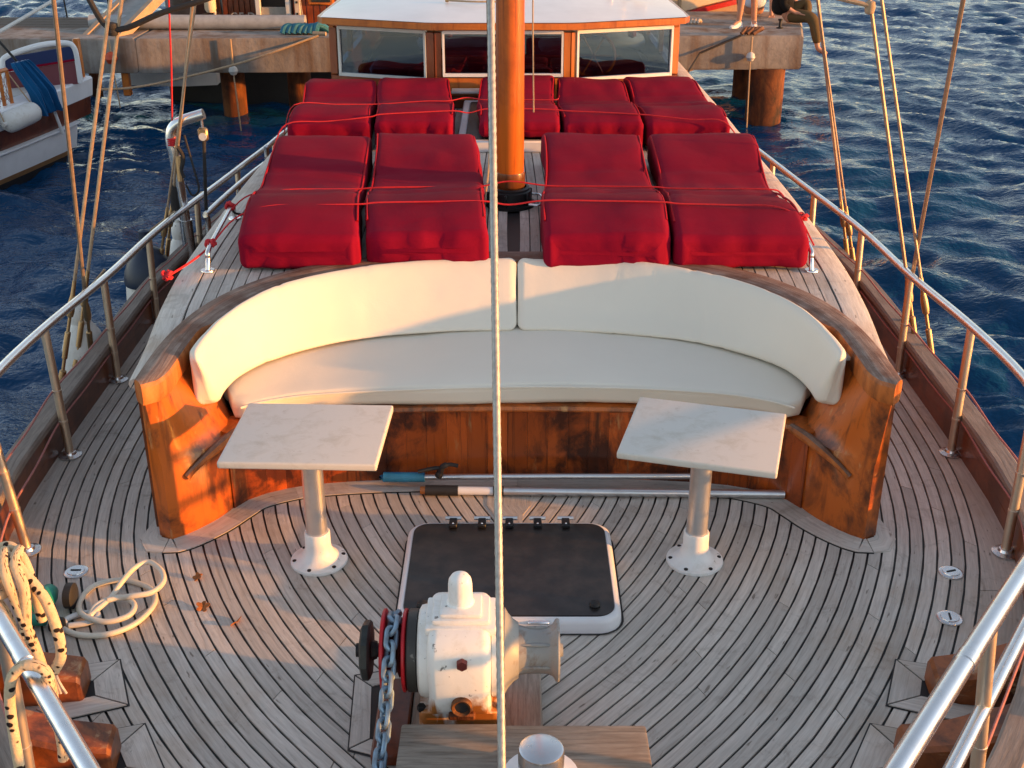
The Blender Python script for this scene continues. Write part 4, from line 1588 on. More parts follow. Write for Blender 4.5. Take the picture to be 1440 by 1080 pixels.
def build_rail(sgn, lab, posts, yend, gate=None):
    rt = thing('railing', lab, 'railing', (sgn * 1.85, 5.0, 0))
    mir = lambda p: Vector((sgn * p.x, p.y, p.z))
    ysr = [1.5 + (yend - 1.5) * i / 60 for i in range(61)]
    pth = [mir(rail_p(y, sgn=sgn)) for y in ysr]
    rad = [sinterp([(1.5, .0235 if sgn > 0 else .020), (2.6, .0225 if sgn > 0 else .020), (3.2, .0195), (4.2, .0185), (12, .018)], y) for y in ysr]
    MB().tube(pth, rad, 14).obj('top_rail', STEEL, rt)
    for y in (2.09, 2.95):
        p = mir(rail_p(y, sgn=sgn)); q = mir(rail_p(y + .03, sgn=sgn))
        MB().tube([p, q], (.0252 if sgn > 0 else .0217) if y < 2.6 else .0222, 14).obj('sleeve', STEEL, rt)
    for (y, d) in posts:
        top = mir(rail_p(y, sgn=sgn)); bot = mir(rail_p(y - .012, d, 0.0))
        MB().tube([bot, bot.lerp(top, .5), top - Vector((0, 0, .01))], .0175, 12).obj('stanchion', STANCH, rt)
        f = MB().lathe([(0, .004), (.048, .004), (.048, .008), (.028, .013), (.024, .022), (.0178, .024)], bot, 'z', 20).obj('flange', STEEL, rt)
        for hz in (.52, .28):
            MB().lathe([(.0178, -.007), (.0190, -.006), (.0190, .006), (.0178, .007)], bot.lerp(top, hz), 'z', 10).obj('line_ring', STANCH, rt)
    # guard cords threaded through the stanchions, sagging a little
    for hz, mt in ((.52, GUARD), (.27, GUARD)):
        pp = []
        for (y, d) in posts:
            top = mir(rail_p(y, sgn=sgn)); bot = mir(rail_p(y - .012, d, 0.0))
            c = bot.lerp(top, hz) - Vector((sgn * -.018, 0, 0))
            if pp:
                mid = pp[-1].lerp(c, .5) - Vector((0, 0, .006)); pp.append(mid)
            pp.append(c)
        MB().tube(cat_rom(pp, 5), .0042, 6).obj('guard_cord', mt, rt)
    return rt


posts = [(2.25, -.02), (3.0, .0), (3.69, .03), (4.46, .03), (5.26, .025), (6.1, .02), (6.9, .02), (7.7, .02), (8.5, .02), (9.3, .02)]
r1 = build_rail(1, 'stainless railing with golden lit posts along the open water side of the deck', posts, 9.8)
r2 = build_rail(-1, 'stainless railing in shade along the side with the hanging fenders', [(2.25, -.02), (3.0, .0), (3.69, .085), (4.44, .05), (5.2, .03), (5.95, .02), (6.75, .02), (7.5, .02), (8.3, .02), (9.3, .02)], 9.8)
# lower bow tube on the open water side
pth = [Vector((1.355 + .70 * (y - 2.56) - .10 * max(0.0, y - 2.9) ** 2, y, .505)) for y in [1.6 + i * .06 for i in range(30)]]
MB().tube(pth, .0185, 14).obj('lower_rail', STEEL, r1)
# short boarding rails inside the railing on the fender side
br = thing('boarding_rail', 'pair of short bent tubes of the boarding gate beside the far railing', 'handrail', (-1.7, 7.2, 0))
for (ya_, yb2, x1, x2, z) in ((6.55, 7.6, -1.72, -1.60, .42), (7.75, 8.35, -1.60, -1.52, .50)):
    MB().tube(cat_rom([(x1, ya_, .02), (x1, ya_, z - .05), (x1 + .01, ya_ + .05, z), (x2 - .01, yb2 - .05, z), (x2, yb2, z - .05), (x2, yb2, .02)], 6), .017, 10).obj('tube', STEEL, br)
MB().tube([(-1.655, 7.1, .02), (-1.655, 7.1, .42)], .014, 10).obj('post', STEEL, br)
MB().box((-1.70, 6.95, .16), (.05, .55, .30), .015).obj('dark_cover', m_fabric('black_cover', (.02, .02, .022)), br)

# ------------------------------------------------------------------ shrouds with bottle screws
def build_shroud(name, lab, foot, top, thick=.0085, screw=True, group=None, frac=None):
    t = thing(name, lab, 'shroud', foot, group)
    f, tp = Vector(foot), Vector(top)
    d = (tp - f).normalized()
    l0 = .50 if screw else 0
    MB().tube([f + d * l0, f + d * ((tp - f).length * .5), tp], thick, 8).obj('wire', WIRE, t)
    if screw:
        prof = [(.006, 0), (.016, .005), (.018, .03), (.016, .06), (.008, .065), (.008, .12), (.013, .125), (.014, .25), (.013, .255), (.008, .26), (.008, .33), (.015, .335), (.018, .36), (.017, .40), (.010, .44), (.009, .51)]
        V = MB().lathe(prof, (0, 0, 0), 'z', 12)
        q = d.to_track_quat('Z', 'Y').to_matrix().to_4x4(); q.translation = f
        V.v = [tuple(q @ Vector(p)) for p in V.v]
        V.obj('bottle_screw', BRONZE, t)
        MB().box(f + Vector((0, 0, -.10)), (.012, .05, .24), .003).obj('chain_plate', BRONZE, t)
    return t


GS = 'shrouds from the hull side to the mast'
MT = (-.02, MY, 8.3)
build_shroud('shroud', 'left wire of the close pair of rigging wires on the open water side', (2.00, 5.32, .02), MT, group=GS)
build_shroud('shroud', 'right wire of the close pair of rigging wires on the open water side', (2.03, 5.16, .02), (MT[0] + .03, MY, 8.1), .0075, group=GS)
build_shroud('shroud', 'rigging wire on the open water side farthest aft, thick with rust coloured bottle screw', (2.00, 6.62, .0), MT, .0095, group=GS)
build_shroud('shroud', 'thin second rigging wire just behind the aftmost one on the open water side', (2.00, 6.46, .0), (.03, MY, 7.5), .006, group=GS)
build_shroud('shroud', 'rigging wire leaning outward across the twin wires on the open water side', (1.99, 5.60, .0), (1.245, 3.16, 4.6), .009, group=GS)
build_shroud('shroud', 'rigging wire on the fender side, left wire of the bright close pair', (-2.12, 5.12, .02), (-.10, MY, 8.3), group=GS)
build_shroud('shroud', 'rigging wire on the fender side, right wire of the bright close pair', (-2.10, 5.26, .02), (-.07, MY, 8.4), group=GS)
build_shroud('shroud', 'rigging wire on the fender side farthest aft, with a dark lashing round it', (-2.03, 6.62, 0), (-.08, MY, 8.3), .0085, group=GS)
build_shroud('shroud', 'thin rigging wire close behind the lashed one on the fender side', (-2.03, 6.44, 0), (-.05, MY, 7.4), .006, group=GS)
build_shroud('shroud', 'rigging wire on the fender side leaning outward and towards the viewer', (-2.03, 5.30, .0), (-1.22, 3.72, 4.65), .009, group=GS)
# lashing on the aft left shroud
o = MB().lathe([(.008, -.09), (.020, -.08), (.028, -.04), (.024, 0), (.029, .04), (.02, .08), (.008, .09)], (-1.905, 6.59, .49), 'z', 12).obj('shroud_lashing', ROPED)
tag(o, 'dark rope lashing wound round the aft rigging wire above the shaded railing', 'rope')
# dark cord knotted to the bright pair of shrouds
kx = Vector((-1.74, 5.40, 1.60))
o = MB().tube(cat_rom([(-2.05, 5.55, 2.05), (-1.86, 5.45, 1.76), kx, (-1.50, 5.37, 1.675), (-1.20, 5.36, 1.77), (-.75, 5.40, 1.98)], 6), .013, 8).obj('spreader_cord', ROPED)
tag(o, 'thick black cord tied across the bright pair of wires at the top', 'rope')
o = MB().lathe([(.006, -.03), (.022, -.026), (.026, -.012), (.021, -.002), (.026, .010), (.022, .024), (.006, .03)], kx, 'z', 12).obj('cord_knot', ROPED)
tag(o, 'black knot where the thick cord meets the bright pair of wires', 'knot')
o = MB().tube(cat_rom([(1.565, 5.4, 1.70), (1.40, 5.42, 1.735), (1.10, 5.45, 1.80), (.6, 5.5, 1.95)], 6), .010, 8).obj('spreader_cord', ROPEC)
tag(o, 'tan cord tied across the twin wires on the open water side at the top edge', 'rope')
o = MB().lathe([(.006, -.03), (.020, -.024), (.024, 0), (.020, .024), (.006, .03)], (1.575, 5.41, 1.69), 'z', 12).obj('cord_knot', ROPEC)
tag(o, 'tan knot round the twin wires on the open water side', 'knot')

# ------------------------------------------------------------------ davit
dv = thing('davit', 'bent stainless davit tube with pulley tackle rising beside the shaded railing', 'davit', (-1.86, 6.6, 0))
dp = cat_rom([(-1.86, 6.62, .0), (-1.862, 6.61, .3), (-1.878, 6.6, .70), (-1.888, 6.6, .80), (-1.882, 6.6, .865), (-1.855, 6.6, .905), (-1.80, 6.6, .935), (-1.69, 6.6, .968)], 7)
MB().tube(dp, .030, 14).obj('tube', STEEL, dv)
MB().tube([(-1.86, 6.62, .0), (-1.862, 6.61, .36)], .036, 14).obj('socket', STEEL, dv)
m = MB()
for k in range(4): m.lathe([(.030, -.006), (.035, -.004), (.036, 0), (.035, .004), (.030, .006)], (-1.878, 6.6, .80 + k * .011), 'z', 14)
m.obj('red_lashing', ROPER, dv)
m = MB(); m.tube(cat_rom([(-1.85, 6.56, .80), (-1.82, 6.56, .74), (-1.84, 6.56, .66), (-1.83, 6.56, .62)], 5), .012, 8); m.tube(cat_rom([(-1.80, 6.56, .86), (-1.77, 6.55, .70), (-1.75, 6.55, .56), (-1.79, 6.55, .52), (-1.82, 6.55, .58)], 6), .006, 6)
m.obj('tackle_cord', ROPED, dv)
bk = MB().box((-1.705, 6.6, .855), (.055, .03, .075), .010).obj('block', BRONZE, dv)
MB().lathe([(0, -.02), (.022, -.02), (.022, .02), (0, .02)], (-1.705, 6.6, .845), 'y', 14).obj('sheave', GEL2, bk)
MB().tube([(-1.705, 6.6, .97), (-1.705, 6.6, .89)], .007, 8).obj('shackle', STEEL, bk)
MB().tube([(-1.705, 6.6, .82), (-1.73, 6.6, .5), (-1.76, 6.6, .06)], .010, 8).obj('fall', ROPED, dv)
MB().tube([(-1.85, 6.575, .74), (-1.85, 6.56, .60)], .018, 8).obj('small_block', BRONZE, dv)
o = MB().tube([(-1.872, 6.6, .90), (-1.84, 6.6, 1.2), (-1.70, 6.5, 2.6)], .005, 6).obj('red_halyard', ROPER)
tag(o, 'thin red cord rising from the bent davit tube', 'rope')

# ------------------------------------------------------------------ fenders
def fender(lab, pos, r, h, cap, tie):
    t = thing('fender', lab, 'fender', pos, 'fenders hanging along the shaded side')
    x, y, z = pos
    prof = [(0, -h), (r * .5, -h * .985), (r * .85, -h * .92), (r, -h * .80), (r, -h * .30), (r * .93, -h * .18), (r * .72, -h * .08), (r * .42, -.01 * h), (.06 * r, 0)]
    MB().lathe(prof, (x, y, z), 'z', 26).obj('body', FENDW, t)
    if cap == 'navy':
        MB().lathe([(r * .98, -h * .20), (r * 1.0, -h * .18), (r * .93, -h * .12), (r * .76, -h * .06), (r * .46, .005), (.25 * r, .02 * h), (.22 * r, .12 * h), (0, .13 * h)], (x, y, z), 'z', 26).obj('cap', FENDB, t)
    else:
        MB().lathe([(r * .40, -.02), (r * .48, .02), (r * .46, .06), (r * .32, .085), (r * .2, .09), (r * .22, .11), (0, .115)], (x, y, z), 'z', 20).obj('neck', FENDW, t)
    MB().tube([(x, y, z + .09), tie], .006, 6).obj('lanyard', ROPEC, t)
    return t


fender('white fender with a knobbed neck hanging nearest the bow on the shaded side', (-2.075, 5.36, .24), .115, .78, 'w', (-1.92, 5.36, .50))
fender('big white fender with a navy blue cap behind the aft rigging wire', (-2.05, 6.42, .24), .145, .95, 'navy', (-1.88, 6.6, .44))
fender('small pale fender with a round top beside the navy capped one', (-1.985, 6.88, .17), .10, .6, 'w', (-1.85, 6.98, .42))

# ------------------------------------------------------------------ grab handles and red lashings
def knot(mb, c, r=.022, seed=0):
    q = random.Random(seed)
    for k in range(5):
        a = Vector((q.uniform(-1, 1), q.uniform(-1, 1), q.uniform(-.6, .8))).normalized() * r
        b = Vector((q.uniform(-1, 1), q.uniform(-1, 1), q.uniform(-.6, .8))).normalized() * r
        c0 = Vector(c)
        mb.tube(cat_rom([c0 - a, c0 + b * .8, c0 + a * .9, c0 - b, c0 - a * .3], 4), .007, 6)
    return mb


gh = thing('grab_handle', 'stainless grab handle with knotted red cords on the raised deck edge at the shaded side', 'handle', (-1.37, 5.4, ZT))
MB().tube(cat_rom([(-1.335, 5.0, ZT), (-1.333, 5.02, ZT + .05), (-1.335, 5.07, ZT + .085), (-1.36, 5.5, ZT + .09), (-1.372, 5.72, ZT + .085), (-1.378, 5.77, ZT + .05), (-1.38, 5.78, ZT)], 6), .0115, 10).obj('bar', STEEL, gh)
for (x, y) in ((-1.335, 5.0), (-1.38, 5.78)): MB().lathe([(0, .006), (.03, .006), (.032, .001), (.032, 0)], (x, y, ZT + .002), 'z', 16).obj('foot', STEEL, gh)
gh2 = copy_tree(gh)
gh2.location = (1.375, 5.4, ZT); gh2.scale = (-1, 1, 1)
GH = 'grab handles on the raised deck'
tag(gh, group=GH)
tag(gh2, 'stainless grab handle at the outer corner of the front sunbeds on the open water side', 'handle', GH)


def lash(lab, pts, r=.0042, ka=None, kb=None, seed=0):
    m = MB().tube(cat_rom(pts, 5), r, 6)
    if ka: knot(m, ka, .024, seed)
    if kb: knot(m, kb, .022, seed + 5)
    o = m.obj('red_lashing', ROPER)
    tag(o, lab, 'rope', 'red cords tied over the sunbeds')


def over(xs, yfun, zf, dz=.008):
    return [(x, yfun(x), zf(yfun(x)) + dz) for x in xs]


y1 = lambda x: 5.33 - .05 * abs(x) ** 1.5
lash('red cord tied over the front sunbeds nearest the bench, in front of the mast', [(-1.34, 5.10, .70), (-1.24, 5.2, .80)] + over([-1.1, -.9, -.68], y1, ztop1, .006) + over([-.6, -.35, -.12], y1, ztop1, .012) + [(0, 5.335, .825)] + over([.17, .45, .70], y1, ztop1, .016) + over([.78, 1.0, 1.2], y1, ztop1, .010) + [(1.31, 5.22, .80), (1.37, 5.12, .70)], ka=(-1.34, 5.12, .71), kb=(1.335, 5.23, .80), seed=1)
y2 = lambda x: 5.90 - .10 * abs(x) ** 1.6
lash('red cord tied over the middle of the front sunbeds, level with the mast foot', [(-1.372, 5.62, .70), (-1.28, 5.72, .76)] + over([-1.1, -.9, -.76], y2, ztop1, .004) + over([-.65, -.4, -.16], y2, ztop1, .010) + [(0.0, 5.90, .78)] + over([.2, .45, .72], y2, ztop1, .014) + over([.80, 1.0, 1.27], y2, ztop1, .008) + [(1.345, 5.75, .76), (1.38, 5.65, .70)], ka=(-1.372, 5.68, .715), seed=2)
y3 = lambda x: 7.30 - .13 * abs(x) ** 1.5
lash('red cord tied across the front part of the back row of sunbeds', [(-1.42, 7.08, .66)] + over([-1.33, -1.1, -.85], y3, ztop2, .0) + over([-.78, -.55, -.34], y3, ztop2, .010) + [(-.25, 7.29, .825)] + over([-.15, .05, .25], y3, ztop2, .016) + over([.35, .55, .78], y3, ztop2, .010) + over([.86, 1.08, 1.28], y3, ztop2, .010) + [(1.40, 7.05, .66)], .004, seed=3)
y4 = lambda x: 7.70 - .12 * abs(x) ** 1.5
lash('thin red cord tied across the left pads of the back row, up to the mast', [(-1.42, 7.45, .66)] + over([-1.35, -1.1, -.88], y4, ztop2, .0) + over([-.80, -.55, -.39], y4, ztop2, .010) + [(-.28, 7.72, .83)] + over([-.17, .05, .28], y4, ztop2, .016) + [(.31, 7.7, .83)], .0035, seed=4)
m = MB().tube(cat_rom([(-1.345, 5.06, .70), (-1.40, 4.98, .67), (-1.475, 4.86, .645)], 5), .0055, 6)
knot(m, (-1.475, 4.86, .65), .022, 9)
o = m.obj('red_lashing', ROPER)
tag(o, 'loose red cord tail with a frayed knot hanging over the raised deck edge', 'rope', 'red cords tied over the sunbeds')
o = MB().tube(cat_rom([(-1.372, 5.70, .70), (-1.36, 5.74, .66), (-1.30, 5.80, .64), (-1.22, 5.86, .66)], 6), .006, 6).obj('dark_lashing', ROPED)
tag(o, 'short dark cord tied from the grab handle under the sunbed', 'rope')

# ------------------------------------------------------------------ small deck things
dpz = [(-1.537, 3.561), (1.572, 3.556), (1.478, 3.287)]
labs = ['round steel filler cap in the deck behind the coiled cream hose', 'round steel filler cap in the deck at the open water side, farther one of two', 'round steel filler cap in the deck at the open water side, nearer the bow']
p0 = None
for (x, y), lb in zip(dpz, labs):
    if p0 is None:
        p0 = thing('deck_filler', lb, 'filler cap', (x, y, 0), 'round steel deck fillers')
        MB().lathe([(0, .010), (.030, .0105), (.031, .008), (.035, .008), (.042, .005), (.043, .001)], (x, y, 0), 'z', 30).obj('rim', STEEL, p0)
        MB().box((x, y, .0112), (.036, .006, .002)).obj('key_slot', DARKM, p0)
    else:
        p0b = copy_tree(p0); p0b.location = (x, y, 0); p0b.rotation_euler = (0, 0, rnd.uniform(0, 3)); tag(p0b, lb)
# hose
hz_ = [(-1.475, 3.222), (-1.40, 3.183), (-1.311, 3.186), (-1.236, 3.243), (-1.203, 3.345), (-1.224, 3.426), (-1.29, 3.477), (-1.369, 3.495), (-1.444, 3.456), (-1.458, 3.36), (-1.41, 3.265), (-1.326, 3.230), (-1.262, 3.262), (-1.256, 3.318), (-1.295, 3.362), (-1.345, 3.362), (-1.385, 3.318), (-1.388, 3.265), (-1.374, 3.30), (-1.350, 3.365), (-1.33, 3.436), (-1.312, 3.515), (-1.272, 3.556), (-1.212, 3.50), (-1.188, 3.43), (-1.212, 3.37), (-1.27, 3.35), (-1.32, 3.358), (-1.355, 3.345)]
hs_ = []
for i, (x, y) in enumerate(hz_):
    zc = .0115 + (.018 if 10 <= i <= 19 else 0) + (.036 if 19 < i else 0) * (1 if i < 27 else .6)
    hs_.append((x, y, zc))
hose = thing('hose_coil', 'loosely coiled cream water hose lying on the deck', 'hose', (-1.33, 3.35, 0))
MB().tube(cat_rom(hs_, 9), .0098, 10).obj('tube', HOSE, hose)
MB().tube(cat_rom([(-1.462, 3.235, .012), (-1.47, 3.26, .014), (-1.44, 3.29, .014), (-1.385, 3.292, .022), (-1.365, 3.268, .022), (-1.395, 3.245, .014), (-1.45, 3.232, .012)], 6), .010, 10).obj('loop', GEL2, hose)
MB().lathe([(.012, -.025), (.024, -.022), (.026, 0), (.022, .02), (.013, .024)], (-1.484, 3.224, .024), 'x', 14).obj('connector', BLACKR, hose)
nz = thing('hose_nozzle', 'green hose nozzle with black ends lying under the flecked rope', 'nozzle', (-1.55, 3.3, 0))
MB().lathe([(0, -.05), (.03, -.05), (.036, -.02), (.036, .02), (.028, .05), (.018, .06)], (-1.56, 3.335, .045), 'y', 16).obj('body', GREEN, nz)
MB().lathe([(0, 0), (.030, 0), (.044, .006), (.044, .03), (.030, .036), (0, .036)], (-1.50, 3.355, .045), 'x', 18).obj('wheel', BLACKR, nz)
MB().lathe([(.012, -.03), (.02, -.028), (.02, .028), (.012, .03)], (-1.555, 3.24, .03), 'x', 12).obj('coupling', GREEN, nz)
MB().lathe([(0, 0), (.022, 0), (.026, .01), (.022, .03), (0, .03)], (-1.60, 3.24, .02), 'x', 12).obj('end_cap', BLACKR, nz)

# flecked rope hung over the bow rail
fr = thing('flecked_rope', 'cream rope with black flecks knotted over the bow rail at the shaded corner', 'rope', (-1.25, 2.45, .7))
m = MB()
for pts in (
    [(-1.30, 2.47, .62), (-1.285, 2.50, .74), (-1.245, 2.51, .785), (-1.20, 2.49, .77), (-1.17, 2.46, .70), (-1.165, 2.46, .60)],
    [(-1.30, 2.42, .66), (-1.27, 2.45, .77), (-1.22, 2.46, .79), (-1.175, 2.44, .75), (-1.125, 2.41, .70), (-1.10, 2.39, .62), (-1.10, 2.385, .55), (-1.125, 2.385, .50)],
    [(-1.24, 2.50, .78), (-1.22, 2.44, .80), (-1.20, 2.40, .76), (-1.175, 2.385, .66), (-1.15, 2.375, .54), (-1.135, 2.365, .40), (-1.13, 2.36, .30), (-1.135, 2.36, .24)],
    [(-1.26, 2.42, .70), (-1.225, 2.395, .68), (-1.21, 2.39, .62), (-1.225, 2.39, .58)],
    [(-1.27, 2.50, .78), (-1.25, 2.46, .735), (-1.22, 2.42, .715), (-1.24, 2.38, .73), (-1.27, 2.39, .77), (-1.26, 2.45, .80), (-1.21, 2.47, .775)],
    [(-1.20, 2.49, .79), (-1.19, 2.43, .79), (-1.165, 2.40, .74), (-1.17, 2.385, .65), (-1.185, 2.38, .58)],
):
    m.tube(cat_rom(pts, 8), .0135, 10)
m.obj('strand', FLECK, fr)
m = MB()
q_ = random.Random(3)
for k in range(9):
    a = q_.uniform(-.02, .02)
    m.tube(cat_rom([(-1.125, 2.385, .51), (-1.125 + a * .6, 2.382, .47), (-1.125 + a * 1.6, 2.38, .435)], 3), .004, 5)
m.obj('frayed_end', ROPEW, fr)
o = MB().tube(cat_rom([(-.97, 2.03, .70), (-.975, 2.03, .785), (-1.03, 2.03, .79), (-1.06, 2.02, .70), (-1.06, 1.99, .4), (-1.05, 1.93, .2), (-1.05, 1.9, .1)], 8), .012, 10).obj('flecked_rope', FLECK)
tag(o, 'single hanging end of flecked rope at the very corner of the bow', 'rope')
# leaves
for i, ((x, y), rz, lb) in enumerate(zip(((-1.095, 3.522), (-1.035, 3.345), (-.905, 3.262)), (.6, 1.5, -.5), ('small curled dry leaf on the deck, farthest from the bow', 'star shaped orange dry leaf lying between the other two', 'long narrow dry leaf on the deck, nearest the windlass'))):
    V = []; n = 26
    for k in range(n):
        a = 2 * math.pi * k / n
        if i == 2: rx, ry = .007, .028
        else: rx = ry = .010 + .013 * abs(math.cos(2.5 * a)) * (1.2 if i == 1 else .7)
        V.append((rx * math.cos(a), ry * math.sin(a)))
    top = [(x + p * math.cos(rz) - q * math.sin(rz), y + p * math.sin(rz) + q * math.cos(rz), .006 + .25 * abs(p) + .008 * math.sin(9 * k / n)) for k, (p, q) in enumerate(V)]
    m = MB(); c = (x, y, .005)
    bot = [(a, b, cc - .0015) for a, b, cc in top]
    m.add(top + bot + [c, (x, y, .0035)], [(k, (k + 1) % n, 2 * n) for k in range(n)] + [((k + 1) % n + n, k + n, 2 * n + 1) for k in range(n)] + [(k, k + n, (k + 1) % n + n, (k + 1) % n) for k in range(n)])
    tag(m.obj('dry_leaf', LEAF), lb, 'leaf', 'dry leaves on the deck')

# ------------------------------------------------------------------ pier
ZP = -.19
pier = thing('concrete_pier', 'grey concrete pier on rusty piles behind the boats', 'pier', (0, 17.4, W0))


def pfront(x): return 16.9 + (x - 4.03) * .03


segx = [-16, -12.2, -8.6, -5.1, -2.2, 1.0, 4.03]
for a, b in zip(segx, segx[1:]):
    ya_, yb2 = pfront(a), pfront(b)
    bk = lambda x: 17.62 if x < 2.0 else (17.62 if x < 2.2 else 19.3)
    last = b > 4
    a2 = a + .004; b2 = b - .004
    if last:
        poly = [(a2, ya_), (4.03, yb2), (4.52, 19.3), (2.1, 19.3), (2.0, 17.62), (a2, 17.62)]
    else:
        poly = [(a2, ya_), (b2, yb2), (b2, 17.62), (a2, 17.62)]
    c = Vector((sum(p[0] for p in poly) / len(poly), sum(p[1] for p in poly) / len(poly), 0))
    ins = [tuple((Vector((*p, 0)) - c) * (1 - .018) + c) for p in poly]
    MB().loft([[(p[0], p[1], ZP - .46) for p in ins], [(p[0], p[1], ZP - .43) for p in poly], [(p[0], p[1], ZP - .035) for p in poly], [(p[0], p[1], ZP) for p in ins]]).obj('slab', CONC, pier)
for (x, y, r) in ((3.60, 17.08, .255), (-3.98, 17.30, .17), (-3.05, 17.42, .17), (.4, 17.3, .2), (-7.6, 17.2, .17), (-11, 17.2, .17), (3.7, 18.8, .25)):
    MB().lathe([(r, -3.2), (r, -1.2), (r * 1.01, -1.0), (r, -.8), (r, ZP - .45)], (x, y, 0), 'z', 24).obj('pile', RUSTP, pier)
o = MB().tube([(-5.95, 17.45, ZP + .105), (-2.9, 17.40, ZP + .105)], .10, 18).obj('grey_pipe', m_plain('grey_pipe', (.36, .37, .38), .5))
tag(o, 'long grey pipe lying on the pier edge', 'pipe')
# blue tarpaulin heap
tp = MB()
q_ = random.Random(4)
for k in range(7):
    x = -3.15 + k * .075
    tp.tube(cat_rom([(x, 16.95, ZP + .02), (x + .03, 16.98, ZP + .08 + q_.uniform(0, .05)), (x + .10, 17.05, ZP + .10), (x + .16, 17.12, ZP + .04)], 4), .045, 8)
tag(tp.obj('blue_tarpaulin', BLUET), 'crumpled blue tarpaulin on the pier next to the wheelhouse roof', 'tarpaulin')
# rusty ring with a rope, little cleat
bt = thing('mooring_rope', 'brown rope heaped round a ring on the corner of the pier', 'rope', (3.3, 16.95, ZP))
m = MB()
for k in range(5):
    m.tube(cat_rom([(3.16 + .04 * k, 16.86 + .03 * (k % 2), ZP + .03), (3.22 + .05 * k, 16.9, ZP + .09), (3.26 + .05 * k, 16.96, ZP + .08), (3.22 + .04 * k, 17.0, ZP + .03)], 4), .028, 7)
m.obj('coil', m_plain('brown_rope', (.16, .07, .035), .8, scale=40), bt)
m = MB().tube([(3.16, 16.86, ZP + .01), (2.6, 16.80, ZP - .22), (2.36, 16.3, ZP - .42)], .016, 6)
m.obj('line', ROPED, bt)
m = MB().lathe([(0, 0), (.05, 0), (.05, .015), (.02, .02), (.018, .10), (.035, .11), (.035, .13), (0, .13)], (3.83, 17.55, ZP), 'z', 12)
tag(m.obj('mooring_pin', DARKM), 'small dark mooring pin on the pier near the dangling leg', 'mooring pin')


def buoy(lab, x, y, zt, zb, r, mat, tail):
    t = thing('hanging_buoy', lab, 'buoy', (x, y, zb))
    MB().lathe([(0, -r), (r * .6, -r * .8), (r, -.1 * r), (r * .8, r * .6), (r * .3, r), (0, r * 1.05)], (x, y, zb), 'z', 16).obj('float', mat, t)
    MB().tube([(x, y, zt), (x, y, zb + r)], .014, 6).obj('cord', ROPEC, t)
    MB().tube([(x, y, zb - r), (x + .03, y, tail)], .010, 6).obj('tail', ROPEC, t)


buoy('small white float on a cord against the middle of the pier', -3.80, 16.60, ZP, ZP - .42, .065, GEL2, -1.5)
buoy('small pinkish white float hanging from the corner of the pier', 3.30, 16.80, ZP, ZP - .27, .065, GEL2, -1.5)
buoy('red orange float hanging on the pier face beside the neighbouring boat', -5.42, 16.52, ZP, ZP - .24, .085, m_plain('orange_float', (.55, .07, .02), .5), -1.1)
o = MB().tube(cat_rom([(-2.62, 16.72, ZP + .03), (-3.6, 16.5, ZP - .28), (-4.6, 16.3, ZP - .50), (-5.05, 15.9, ZP - .52), (-5.25, 15.3, ZP - .42)], 8), .016, 8).obj('mooring_line', ROPEC)
tag(o, 'pale mooring line running from the pier edge down to the neighbouring boat', 'rope')
o = MB().tube([(-2.70, 16.76, ZP + .05), (-2.52, 16.72, ZP + .05)], .028, 8).obj('rope_whipping', ROPEC)
tag(o, 'thick tan rope end on the pier edge by the blue tarpaulin', 'rope')

# ------------------------------------------------------------------ neighbouring boat on the left
nb = thing('neighbour_boat', 'white boat with a brown stripe moored on the left with its stern at the pier', 'boat', (-6.6, 12.5, W0))
NU = Vector((.30, .954, 0)).normalized()      # heading of its side
NN = Vector((NU.y, -NU.x, 0))
SB = Vector((-5.76, 13.5, 0))                # side at gunwale
ST = [(-6.5, .9), (-5, .25), (-3, .03), (-1, 0), (.3, .0), (1.2, .03), (1.85, .10)]


def nbp(s, d, z, inn=0.0):
    p = SB + NU * s - NN * (interp(ST, s) + inn) + NN * d
    return (p.x, p.y, z)


def shear(s): return .025 * max(0, s + .5)


ss = [-6.5 + 8.35 * i / 24 for i in range(25)]


def nband(prof, name, mat, s1=1.85):
    r = []
    for s in ss:
        if s > s1: continue
        r.append([nbp(s, d, z + shear(s) * (1.0 if z > -1.2 else .5), 0) for d, z in prof])
    return MB().loft(r, closed=False).obj(name, mat, nb)


def nsolid(prof, name, mat, s1=1.85, width=2.4):
    r = []
    sl = [s for s in ss if s < s1] + [s1]
    for s in sl:
        k = 1.0
        ring = [nbp(s, d, z + shear(s)) for d, z in prof]
        ring += [nbp(s, d, z + shear(s), width * k - 2 * (-d if False else 0)) for d, z in [(-dd, zz) for dd, zz in reversed(prof)]]
        r.append(ring)
    return MB().loft(r).obj(name, mat, nb)


nsolid([(-.30, -1.75), (-.14, -1.36)], 'keel', SLATE, 1.25)
nsolid([(-.14, -1.358), (-.10, -1.29)], 'waterline_band', TANP, 1.35)
nsolid([(-.10, -1.288), (-.055, -1.12), (-.035, -.99)], 'lower_hull', GEL, 1.42)
nsolid([(-.02, -1.005), (.012, -.985), (.012, -.965), (-.02, -.96)], 'rubbing_strake', GEL, 1.42)
nsolid([(-.05, -.958), (-.025, -.735)], 'brown_band', MAHOG, 1.80)
nsolid([(-.02, -.733), (.0, -.60), (.012, -.52), (-.01, -.50)], 'upper_hull', GEL, 1.85)
nsolid([(-.28, -.502), (-.28, -.495)], 'deck_sheet', GEL2, 1.8)
# inside low bulwark and rail
for s in (-1.3, -.55, .2, .33):
    p = Vector(nbp(s, -.10, -.50)); t = Vector(nbp(s, -.10, -.10))
    MB().tube([p, t], .022, 8).obj('rail_post', ORANGE, nb)
MB().tube([nbp(s, -.10, -.10) for s in (-3, -1.5, 0, .33)], .026, 8).obj('hand_rail', ORANGE, nb)
